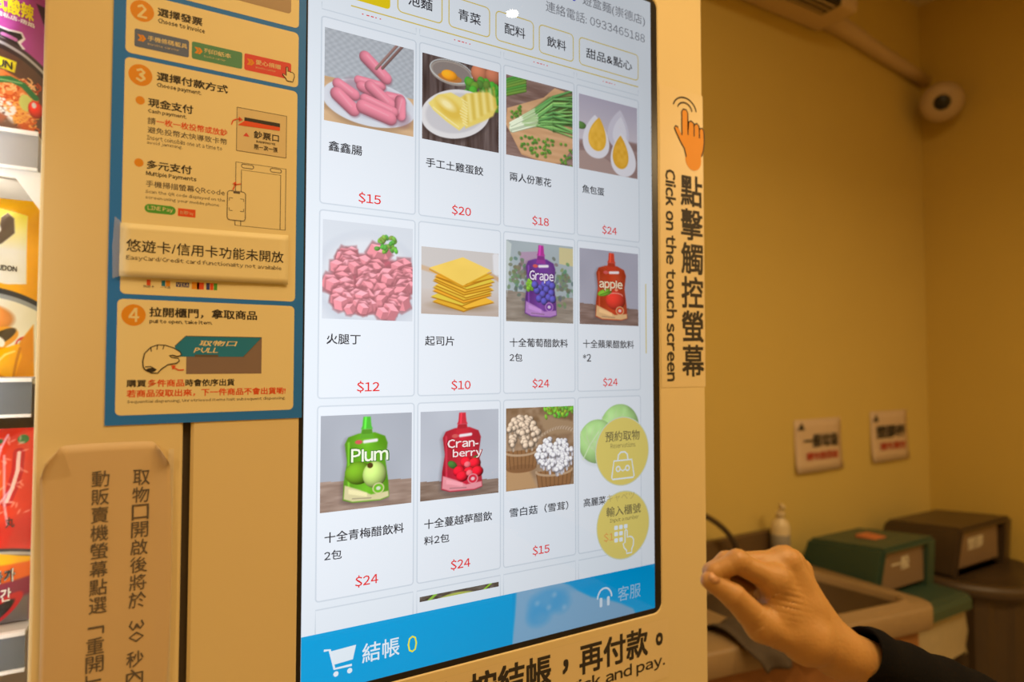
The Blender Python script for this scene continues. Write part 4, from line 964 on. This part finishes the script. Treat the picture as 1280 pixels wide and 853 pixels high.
# bones: (a, b, ra, rb, group)   groups blend smoothly inside themselves, less across
BODY = [('fore', 'wrist', .032, .0235), ('wrist', 'palm', .0190, .015), ('wrist', 'mc1', .0180, .0128), ('wrist', 'mc2', .0165, .0135), ('wrist', 'mc3', .0160, .0122), ('heel', 'mc4', .016, .0112),
        ('palm', 'mc2', .017, .0135), ('cmc', 'wrist', .0205, .0225), ('cmc', 'tm', .0200, .0150), ('cmc', 'web', .0200, .0130), ('web', 'mc1', .0125, .0128), ('web', 'palm', .014, .020), ('mc1', 'mc4', .0110, .0110), ('pad', 'palm', .0125, .014), ('pad2', 'pad', .010, .0125), ('pad', 'web', .010, .010)]
FING = [[('mc1', 'ip1', .0125, .0100), ('ip1', 'id1', .0102, .0085), ('id1', 'it1', .0084, .0075)],
        [('mc2', 'ip2', .0130, .0102), ('ip2', 'id2', .0104, .0088), ('id2', 'it2', .0087, .0078)],
        [('mc3', 'ip3', .0122, .0098), ('ip3', 'id3', .0100, .0085), ('id3', 'it3', .0084, .0075)],
        [('mc4', 'ip4', .0110, .0088), ('ip4', 'id4', .0090, .0077), ('id4', 'it4', .0076, .0068)],
        [('tm', 'ti', .0148, .0112), ('ti', 'tt', .0112, .0084)]]
def cone_sd(P, a, b, ra, rb):
    d = b - a; t = np.clip(((P - a) @ d) / (d @ d), 0, 1)
    return np.linalg.norm(P - a - t[:, None] * d, axis=1) - (ra + (rb - ra) * t)
def smin(a, b, k):
    h = np.clip(.5 + .5 * (b - a) / k, 0, 1); return b + (a - b) * h - k * h * (1 - h)
def hand_sd(P):
    s = None
    for b in BODY:
        d = cone_sd(P, J[b[0]], J[b[1]], b[2], b[3]); s = d if s is None else smin(s, d, .010)
    f = None
    for F in FING:
        g = None
        for b in F:
            d = cone_sd(P, J[b[0]], J[b[1]], b[2], b[3]); g = d if g is None else smin(g, d, .0025)
        s2 = smin(s, g, .0055)
        f = s2 if f is None else np.minimum(f, s2)
    s = f
    # knuckle bumps
    for n_, r in (('mc1', .0142), ('mc2', .0150), ('ip1', .0108), ('ip2', .0110)):
        q = J[n_] + np.array((.002, .0, .0015)); s = smin(s, np.linalg.norm(P - q, axis=1) - r * .93, .004)
    # skin creases across the thumb joint and the first knuckles, folds in the web, tendons on the back
    def crease(a, c, t0, wl, amp, wid):
        d = J[c] - J[a]; L = np.linalg.norm(d); t = (P - J[a]) @ d / L
        r = np.linalg.norm(P - J[a] - np.outer(t, d / L), axis=1)
        bend = .0012 * np.sin(P @ np.array((300., 170., 90.)))
        return amp * np.cos(2 * np.pi * (t + bend) / wl) * np.exp(-((t - t0 * L) / wid) ** 2) * (r < .016)
    s = s + crease('tm', 'ti', .93, .0026, .00034, .0065) + crease('mc1', 'ip1', .98, .0028, .0002, .005) + crease('mc2', 'ip2', .98, .0028, .0002, .005)
    w = (P - J['web']); s = s + .0005 * np.cos(w @ np.array((.3, .1, 1.)) * 1100 + 40 * w[:, 0]) * np.exp(-(np.linalg.norm(P - J['web'] - np.array((0, -.008, .012)), axis=1) / .014) ** 2)
    for m_ in ('mc2', 'mc1'):
        d = J[m_] - J['wrist']; L = np.linalg.norm(d); t = np.clip((P - J['wrist']) @ d / L, .02, L); q = P - J['wrist'] - np.outer(t, d / L)
        s = s - .0009 * np.exp(-((q @ np.array((.45, -.85, -.2))) / .004) ** 2) * np.clip((t - .03) / .03, 0, 1) * (t < L * .98)
    return s
def build_hand(parent):
    bm = bmesh.new()
    for b in BODY + sum(FING, []):
        a, c = J[b[0]], J[b[1]]
        for t in np.linspace(0, 1, max(3, int(np.linalg.norm(c - a) / .006))):
            r_ = b[2] + (b[3] - b[2]) * t
            bmesh.ops.create_icosphere(bm, subdivisions=2, radius=r_ + .0012, matrix=Matrix.Translation(Vector(a + (c - a) * t)))
    me = bpy.data.meshes.new('tmp'); bm.to_mesh(me); bm.free()
    o = bpy.data.objects.new('tmp', me); COL.objects.link(o)
    md = o.modifiers.new('r', 'REMESH'); md.mode = 'VOXEL'; md.voxel_size = .0011
    dg = bpy.context.evaluated_depsgraph_get(); dg.update()
    m2 = bpy.data.meshes.new_from_object(o.evaluated_get(dg)); bpy.data.objects.remove(o)
    co = np.empty(len(m2.vertices) * 3); m2.vertices.foreach_get('co', co); P = co.reshape(-1, 3)
    for it_ in range(5):
        d = hand_sd(P); e = 3e-4
        g = np.stack([hand_sd(P + np.eye(3)[i] * e) - d for i in range(3)], 1) / e
        g /= np.maximum(np.linalg.norm(g, axis=1, keepdims=True), .3)
        P = P - g * np.clip(d, -.004, .004)[:, None] * .9
    m2.vertices.foreach_set('co', P.ravel()); m2.update(); m2.name = 'hand'; m2.materials.clear()
    return link('hand', m2, M['skin'], parent, True)
def skin():
    m = mat('skin', (0.50, 0.262, 0.078), 0.48, bump=0.25, bscale=350, noise=0.08, nscale=40)
    b = m.node_tree.nodes['Principled BSDF']; b.inputs['Subsurface Weight'].default_value = .15; b.inputs['Subsurface Scale'].default_value = .004; b.inputs['Subsurface Radius'].default_value = (1, .35, .2)
    return m
M['skin'] = skin()
per = thing('person', 'person in a black sleeve reaching one bare hand towards the screen, fingers pinched', 'person', (0.45, -0.366, 1.28))
build_hand(per)
def nail():
    c = J['tt']; d = J['tt'] - J['ti']; d = d / np.linalg.norm(d); up = np.array((-.30, -.72, .62)); up -= d * (up @ d); up /= np.linalg.norm(up); sd = np.cross(d, up)
    vs = [tuple(c + up * .0089)]; fs = []
    for k in range(24):
        a = k * 2 * math.pi / 24; x, y = .0058 * math.cos(a), .0048 * math.sin(a)
        vs.append(tuple(c + d * x + sd * y + up * (.0088 - y * y * 55)))
    fs = [(0, 1 + k, 1 + (k + 1) % 24) for k in range(24)]
    o = pydata('thumbnail', vs, fs, mat('nail', (0.60, 0.33, 0.17), .25, noise=.03), per, True); md = o.modifiers.new('s', 'SOLIDIFY'); md.thickness = .0008; md.offset = 0
nail()
M['sleeve'] = mat('black_knit', (0.006, 0.0055, 0.006), 0.95, bump=0.5, bscale=700, noise=0.2, nscale=200, spec=0.1)
def sleeve():
    A = J['cuff']; B = J['fore']; C = J['fore2']; path = []
    d = (B - A); n = 60; loops = []
    rs = lambda t: .0272 + .0165 * min(1, t * 1.2) + .0025 * math.sin(t * 23) * math.exp(-t * 1.5)
    pts = [A + (B - A) * (t / 24) for t in range(24)] + [B + (C - B) * (t / 20) for t in range(21)]
    ax_ = (B - A) / np.linalg.norm(B - A); u = np.cross(ax_, (0, 1, 0)); u /= np.linalg.norm(u); w = np.cross(ax_, u)
    L = 0; loops = []
    def lp(p, r, ph): return [tuple(p + (u * math.cos(k * 2 * math.pi / 40) + w * math.sin(k * 2 * math.pi / 40)) * (r * (1 + .012 * math.sin(k * math.pi / 20 * 3 + ph)))) for k in range(40)]
    loops.append(lp(pts[0] + ax_ * .012, rs(0) - .004, 0)); loops.append(lp(pts[0] + ax_ * .001, rs(0) - .003, 0)); loops.append(lp(pts[0] - ax_ * .0012, rs(0) - .0012, 0))
    for i, p in enumerate(pts): loops.append(lp(p, rs(i / 24), i * .5))
    return loft('sleeve', loops, M['sleeve'], per, cap0=False)
sleeve()

# ------------------------------------------------------------------ background: sink counter
M['stone'] = mat('beige_countertop', (0.34, 0.235, 0.125), 0.4, noise=.08, nscale=30)
M['steel'] = mat('dark_steel_basin', (0.13, 0.09, 0.05), 0.35, metal=.3, noise=.1, nscale=6)
M['wood'] = mat('orange_brown_wood', (0.30, 0.13, 0.04), 0.5, noise=.25, nscale=12)
M['darkwood'] = mat('dark_backsplash', (0.13, 0.08, 0.035), 0.5, noise=.2, nscale=8)
sink = thing('wash_counter', 'beige stone wash counter with a large recessed dark basin against the back wall', 'counter', (1.5, .7, 0))
def counter_top():
    n = 80; x0, x1, yb = .86, 2.075, .985
    out = []
    def outer(k, e=0.0):
        # rectangle with bowed front and a big round right front corner
        P = []
        cr = .07
        P += [(x1 - e, yb)]
        for t in range(9): a = math.radians(0 - 90 * t / 8); P.append((x1 - cr + (cr - e) * math.cos(a), .352 + cr + (cr - e) * math.sin(a)))
        for t in range(1, 20): x = x1 - cr - (x1 - cr - x0) * t / 20; P.append((x, .352 + .145 * (x1 - cr - x) + e))
        P += [(x0, .352 + .145 * (x1 - cr - x0) + e), (x0, yb)]
        return P
    O = outer(0); n = len(O)
    def inner(e):
        bx0, bx1, by0, by1 = 1.36 + e, 2.015 - e, .415 + e, .885 - e
        R = rr((bx0 + bx1) / 2, (by0 + by1) / 2, (bx1 - bx0) / 2, (by1 - by0) / 2, .09, 6)
        c = ((bx0 + bx1) / 2, (by0 + by1) / 2); res = []
        # resample by angle so loops match
        for p in O:
            a = math.atan2(p[1] - c[1], p[0] - c[0]); best = None
            for i in range(len(R)):
                q0, q1 = R[i], R[(i + 1) % len(R)]
                dx, dy = q1[0] - q0[0], q1[1] - q0[1]; den = dx * math.sin(a) - dy * math.cos(a)
                if abs(den) < 1e-9: continue
                s_ = ((c[0] - q0[0]) * math.sin(a) - (c[1] - q0[1]) * math.cos(a)) / den
                if -1e-6 <= s_ <= 1 + 1e-6:
                    X, Y = q0[0] + dx * s_, q0[1] + dy * s_
                    if (X - c[0]) * math.cos(a) + (Y - c[1]) * math.sin(a) > 0: best = (X, Y)
            res.append(best or p)
        return [(q[0], q[1] + .13 * max(0, 1.98 - q[0]) * min(1, max(0, (.885 - q[1]) / .41))) for q in res]
    z = .80
    L = [[(p[0], p[1], z - .075) for p in outer(0, .006)], [(p[0], p[1], z - .068) for p in O], [(p[0], p[1], z - .012) for p in O], [(p[0], p[1], z - .003) for p in outer(0, .004)], [(p[0], p[1], z) for p in outer(0, .014)],
         [(p[0], p[1], z) for p in inner(-.022)], [(p[0], p[1], z + .010) for p in inner(-.014)], [(p[0], p[1], z + .010) for p in inner(-.004)], [(p[0], p[1], z) for p in inner(0)], [(p[0], p[1], z - .02) for p in inner(.003)]]
    loft('countertop', L, M['stone'], sink, cap0=False, cap1=False)
    B = [[(p[0], p[1], z - .015) for p in inner(.002)], [(p[0], p[1], z - .10) for p in inner(.02)], [(p[0], p[1], z - .15) for p in inner(.05)], [(p[0], p[1], z - .16) for p in inner(.12)]]
    loft('basin', B, M['steel'], sink, cap0=False)
counter_top()
box('backsplash', 1.0, 2.055, .955, .985, .80, .905, M['darkwood'], sink, .004)
pydata('cabinet_front', [(.88, .54, .1), (1.98, .378, .1), (1.98, .395, .1), (.88, .557, .1), (.88, .54, .725), (1.98, .378, .725), (1.98, .395, .725), (.88, .557, .725)], [(0, 1, 5, 4), (1, 2, 6, 5), (2, 3, 7, 6), (3, 0, 4, 7), (4, 5, 6, 7), (3, 2, 1, 0)], M['wood'], sink)
box('cabinet_side', 1.94, 1.98, .45, .96, .0, .625, M['wood'], sink, .003)
box('leg', 2.035, 2.065, .42, .45, .0, .73, M['wood'], sink, .003)
M['pipe'] = mat('grey_metal_pipe', (0.16, 0.13, 0.10), 0.3, metal=.7, noise=.1)
fa = thing('faucet', 'dark gooseneck faucet arching over the basin beside the machine', 'faucet', (1.42, .93, .80))
kp = [(1.42, .93, .80), (1.42, .93, .88), (1.42, .93, .97), (1.44, .925, 1.03), (1.50, .918, 1.055), (1.57, .912, 1.035), (1.64, .908, 1.0), (1.70, .904, .955), (1.74, .90, .905), (1.755, .90, .865)]
pts = []
for i in range(1, len(kp) - 2):
    for t in np.linspace(0, 1, 5)[:-1]:
        a_, b_, c_, d_ = (np.array(kp[i + k]) for k in (-1, 0, 1, 2))
        pts.append(.5 * ((2 * b_) + (c_ - a_) * t + (2 * a_ - 5 * b_ + 4 * c_ - d_) * t * t + (3 * b_ - a_ - 3 * c_ + d_) * t ** 3))
pts = [kp[0]] + pts + kp[-2:]
tube('spout', pts, .0105, M['pipe'], fa); lathe('base', 1.42, .93, [(.028, .801), (.028, .815), (.014, .825)], M['pipe'], fa, 20); tube('lever', [(1.42, .915, .84), (1.42, .875, .86)], .006, M['pipe'], fa, 8)
M['soap'] = mat('soap_bottle_white', (0.80, 0.68, 0.45), 0.35, noise=.02); M['slabel'] = mat('soap_label', (0.35, 0.33, 0.30), .5, noise=.05)
sb = thing('soap_bottle', 'white pump soap bottle standing behind the basin against the wall', 'bottle', (2.02, .915, .80))
lathe('bottle_body', 2.02, .915, [(.034, .801), (.036, .81), (.036, .93), (.030, .95), (.014, .965), (.013, .975)], M['soap'], sb, 28)
lathe('pump_collar', 2.02, .915, [(.017, .968), (.017, .988), (.006, .990), (.006, 1.012)], M['soap'], sb, 20)
tube('pump_nozzle', [(2.02, .915, 1.016), (2.005, .895, 1.018), (1.995, .88, 1.012)], .0075, M['soap'], sb, 10)
lathe('bottle_label', 2.02, .915, [(.0362, .845), (.0368, .847), (.0368, .90), (.0362, .902)], M['slabel'], sb, 28)

# cloth over the front rim and a black pouch on the counter
M['cloth'] = mat('grey_cloth', (0.085, 0.065, 0.048), 0.9, bump=.5, bscale=150, noise=.15, nscale=40)
def cloth():
    n = 30; vs = []; fs = []
    path = [(.66, .72), (.62, .77), (.575, .820), (.53, .824), (.49, .820), (.46, .815), (.432, .808), (.412, .79), (.405, .755)]
    for j in range(n + 1):
        t = j / n * (len(path) - 1); i = min(int(t), len(path) - 2); f = t - i
        y = path[i][0] * (1 - f) + path[i + 1][0] * f; z = path[i][1] * (1 - f) + path[i + 1][1] * f
        for k in range(n + 1):
            u = k / n; s = j / n; x = 1.205 + (.20 + .10 * s) * u + .08 * s + .02 * math.sin(j * .2)
            vs.append((x, y - .010 * (1 + math.sin(u * 20 + s * 3)) * s - .01 * abs(math.sin(u * 9)), z + .012 * abs(math.sin(u * 11 + s * 4)) * (1 - s * .5) - .05 * s * (u - .5) ** 2))
    for j in range(n):
        for k in range(n):
            a = j * (n + 1) + k; fs.append((a + n + 1, a + n + 2, a + 1, a))
    o = pydata('cleaning_cloth', vs, fs, M['cloth'], None, True); md = o.modifiers.new('s', 'SOLIDIFY'); md.thickness = .004
    tag(o, 'grey cloth draped over the front rim of the basin below the hand', 'cloth')
cloth()
M['pouch'] = mat('black_fabric', (0.012, 0.011, 0.012), .8, bump=.3, bscale=300, noise=.1)
L = []
for s_, z in ((.8, .802), (1, .81), (1.02, .84), (.9, .862), (.6, .872)):
    L.append([(p[0], p[1], z + .006 * math.sin(i * .9)) for i, p in enumerate(rr(1.135, .615, .085 * s_, .075 * s_, .03 * s_, 5))])
tag(loft('black_pouch', L, M['pouch'], None), 'small black pouch lying on the counter beside the machine', 'pouch')

# ------------------------------------------------------------------ bins
M['green_bin'] = mat('dark_green_plastic', (0.045, 0.09, 0.06), 0.45, noise=.06, nscale=10)
M['flap'] = mat('brown_flap', (0.24, 0.16, 0.10), 0.45, noise=.06, nscale=10)
M['brown_bin'] = mat('dark_brown_plastic', (0.075, 0.048, 0.025), 0.4, noise=.1, nscale=10)
M['bagp'] = mat('pale_bin_bag', (0.45, 0.38, 0.24), 0.35, bump=.5, bscale=30, noise=.1)
M['labelw'] = mat('white_label_ink', (0.8, 0.75, 0.6), .5, noise=.02); M['coral'] = mat('coral_sticker', (0.62, 0.20, 0.08), .5, noise=.05)
def hood(name, x0, x1, y0, y1, zb, ztf, ztb, m, parent, rt=.06):
    """hood open to the front: left wall, right wall, back and roof with inset flap recess"""
    e = .035; vs = [(x0, y0, zb), (x1, y0, zb), (x1, y1, zb), (x0, y1, zb), (x0 + e, y0 - .015, ztf), (x1 - e * .2, y0 - .015, ztf), (x1 - e * .6, y1 - .03, ztb), (x0 + e, y1 - .03, ztb)]
    t = .02
    fr = [(x0 + t, y0, zb), (x1 - rt, y0, zb), (x1 - e * .2 - rt, y0 - .015, ztf - t), (x0 + e + t * .5, y0 - .015, ztf - t)]
    bk = [(p[0], p[1] + .05, p[2]) for p in fr]
    vs += fr + bk
    fs = [(0, 3, 7, 4), (1, 5, 6, 2), (3, 2, 6, 7), (4, 7, 6, 5), (0, 8, 9, 1), (1, 9, 10, 5), (5, 10, 11, 4), (4, 11, 8, 0), (8, 12, 13, 9), (9, 13, 14, 10), (10, 14, 15, 11), (11, 15, 12, 8), (12, 15, 14, 13), (0, 1, 2, 3)]
    bm = bmesh.new(); me = bpy.data.meshes.new(name); me.from_pydata(vs, [], fs); bm.from_mesh(me)
    bmesh.ops.bevel(bm, geom=[e_ for e_ in bm.edges if all(v.index < 8 for v in e_.verts)], offset=.012, segments=2, affect='EDGES')
    return bmobj(name, bm, m, parent)
gb = thing('trash_bin', 'green hooded trash bin with brown push flap beside the wash counter', 'bin', (2.34, .72, 0))
L = []
for s_, z in ((.84, 0), (.86, .02), (.97, .60), (1.0, .665)): L.append([(p[0], p[1], z) for p in rr(2.34, .73, .215 * s_, .215 * s_, .05, 5)])
loft('bin_body', L, M['green_bin'], gb, smooth=False)
L = []
for s_, z in ((1.03, .665), (1.06, .63), (1.09, .56), (1.06, .50), (1.08, .47)): L.append([(p[0] + .006 * math.sin(i * 1.3), p[1] + .006 * math.cos(i * 1.7), z + (.015 * math.sin(i * 1.1) if z < .6 else 0)) for i, p in enumerate(rr(2.34, .73, .215 * s_, .215 * s_, .05, 5))])
loft('bin_bag', L, M['bagp'], gb, cap0=False, cap1=False)
L = []
for s_, z in ((1.04, .655), (1.08, .66), (1.08, .69), (1.05, .705), (.9, .712)): L.append([(p[0], p[1], z) for p in rr(2.325, .71, .215 * s_, .225 * s_, .045, 5)])
loft('lid_plate', L, M['green_bin'], gb, smooth=False)
hood('hood', 2.13, 2.53, .60, .93, .708, .902, .868, M['green_bin'], gb)
flp = box('push_flap', 2.160, 2.462, .606, .614, .735, .875, M['flap'], gb, .003)
lettering([('一般', 2.24, 2.36, .80, .85)], .6045, M['labelw'], gb, 'lettering', .02); 
box('roof_sticker', 2.30, 2.38, .70, .78, .882, .8925, M['coral'], gb, .002)
bb = thing('trash_bin', 'dark brown hooded trash bin with round ringed lid in the corner', 'bin', (2.92, .68, 0))
L = []
nn = 72
for r_, z in ((.235, 0), (.24, .02), (.262, .62), (.27, .665)): L.append([(2.90 + (r_ + (.006 if k % 6 < 3 else -.006)) * math.cos(k * 2 * math.pi / nn), .66 + (r_ + (.006 if k % 6 < 3 else -.006)) * math.sin(k * 2 * math.pi / nn), z) for k in range(nn)])
loft('bin_body', L, M['brown_bin'], bb, smooth=False)
lathe('lid_ring', 2.90, .66, [(.27, .655), (.295, .66), (.300, .685), (.295, .705), (.275, .712), (.25, .700), (.10, .700)], M['brown_bin'], bb, 48)
hood('hood', 2.68, 3.16, .60, .93, .702, .905, .875, M['brown_bin'], bb)
box('push_flap', 2.72, 3.06, .606, .614, .735, .880, M['flap'], bb, .003)
lettering([('塑膠', 2.80, 2.93, .80, .85)], .6045, M['labelw'], bb, 'lettering', .02)
box('side_sticker', 2.94, 3.0, .383, .3845, .60, .66, M['labelw'], bb)

# ------------------------------------------------------------------ signs on the back wall
M['sign'] = mat('sign_paper', (0.74, 0.58, 0.42), 0.6, noise=.03); M['signink'] = mat('sign_black', (.04, .035, .03), .6, noise=.05); M['signred'] = mat('sign_red', (.50, .06, .03), .6, noise=.05)
def sign(x0, x1, z0, z1, t1, t2, label, dx):
    t = thing('wall_sign', label, 'sign', ((x0 + x1) / 2, .998, z0), 'paper signs on the back wall')
    vs, fs = [], []
    for j in range(7):
        for i in range(9):
            u, w = i / 8, j / 6; vs.append((x0 + (x1 - x0) * u, .996 - .012 * (w ** 3) - .003 * math.sin(u * 4), z1 + (z0 - z1) * w))
    for j in range(6):
        for i in range(8): a = j * 9 + i; fs.append((a + 9, a + 10, a + 1, a))
    o = pydata('paper_sheet', vs, fs, M['sign'], t, True); md = o.modifiers.new('s', 'SOLIDIFY'); md.thickness = .001; md.offset = -1
    w = x1 - x0; h = z1 - z0
    lettering([(t1, x0 + w * dx, x1 - w * .1, z0 + h * .46, z0 + h * .72)], .9875, M['signink'], t, 'lettering', .04)
    lettering([(t2, x0 + w * .2, x1 - w * .12, z0 + h * .22, z0 + h * .38)], .9855, M['signred'], t, 'lettering', .04)
    flat('corner_mark', [[(x0 + w * .05, z0 + h * .80), (x0 + w * .13, z0 + h * .95), (x0 + w * .2, z0 + h * .80)]], .9915, M['signink'], t)
sign(2.228, 2.558, 1.108, 1.336, '一般垃圾', '請勿放回收', 'white paper sign above the green bin, left one of the two on the wall', .16)
sign(2.785, 3.098, 1.112, 1.350, '塑膠杯', '請先清空', 'white paper sign above the brown bin, right one of the two on the wall', .12)

# ------------------------------------------------------------------ air conditioner, pipe cover, security camera
M['acw'] = mat('white_plastic', (0.68, 0.52, 0.34), 0.45, noise=.02); M['louvre'] = mat('dark_louvre', (0.03, .025, .02), .5, noise=.1)
ac = thing('air_conditioner', 'white wall air conditioner with dark outlet at the top of the back wall', 'air conditioner', (1.8, .99, 3.07))
box('ac_body', 1.25, 2.43, .80, .995, 3.075, 3.36, M['acw'], ac, .018, 3)
box('air_outlet', 1.35, 2.30, .795, .885, 3.069, 3.10, M['louvre'], ac, .003)
for k in range(3): box('vane', 1.37, 2.28, .812 + .026 * k, .816 + .026 * k, 3.062, 3.078, M['acw'], ac)
tr = tube('pipe_cover', [(2.434, .965, 3.135), (2.55, .965, 3.13), (2.85, .968, 3.09), (3.10, .968, 3.06), (3.285, .968, 3.035)], [.045, .04, .033, .03, .028], M['acw'], None, 14)
tag(tr, 'white pipe cover running along the wall from air conditioner to security camera', 'pipe')
M['camw'] = mat('camera_shell', (0.58, 0.44, 0.28), 0.4, noise=.03)
sc_ = thing('security_camera', 'small white security camera with dark round lens in the upper corner', 'camera', (3.25, .86, 2.86))
def dirloops(c, d, prof, n=28):
    d = np.array(d, float); d /= np.linalg.norm(d); u = np.cross(d, (0, 0, 1)); u /= np.linalg.norm(u); w = np.cross(d, u); c = np.array(c)
    return [[tuple(c + d * t + (u * math.cos(k * 2 * math.pi / n) + w * math.sin(k * 2 * math.pi / n)) * r) for k in range(n)] for r, t in prof]
dv = (-.80, -.42, -.33)
cc = (3.19, .85, 2.865)
loft('camera_shell', dirloops(cc, dv, [(.03, -.09), (.075, -.075), (.092, -.03), (.094, .03), (.080, .06), (.05, .066)]), M['camw'], sc_)
loft('lens', dirloops(cc, dv, [(.036, .060), (.036, .068), (.030, .073), (.01, .078)]), M['black'], sc_)
tube('mount', [(3.29, .93, 2.93), (3.22, .88, 2.89)], .03, M['camw'], sc_, 12)

# ceiling downlights hung at their lamps
LG = emit_mat('lamp_face', (1.0, .85, .6), 9)
M['lampcan'] = mat('lamp_can', (.5, .5, .48), .4, noise=.03)
for i, (x, y, z, p_) in enumerate(LAMPS):
    t = thing('pendant_downlight', ['white cylinder downlight mirrored in the top of the touch screen', 'white cylinder downlight over the noodle cabinet', 'white cylinder downlight in front of the wash counter', 'white cylinder downlight by the side wall'][i], 'lamp', (x, y, z), 'ceiling downlights')
    lathe('lamp_can', x, y, [(.022, z - .008), (.026, z), (.026, z + .10), (.01, z + .105)], M['lampcan'], t, 20)
    tube('suspension_rod', [(x, y, z + .10), (x, y, CEIL)], .006, M['lampcan'], t, 8)
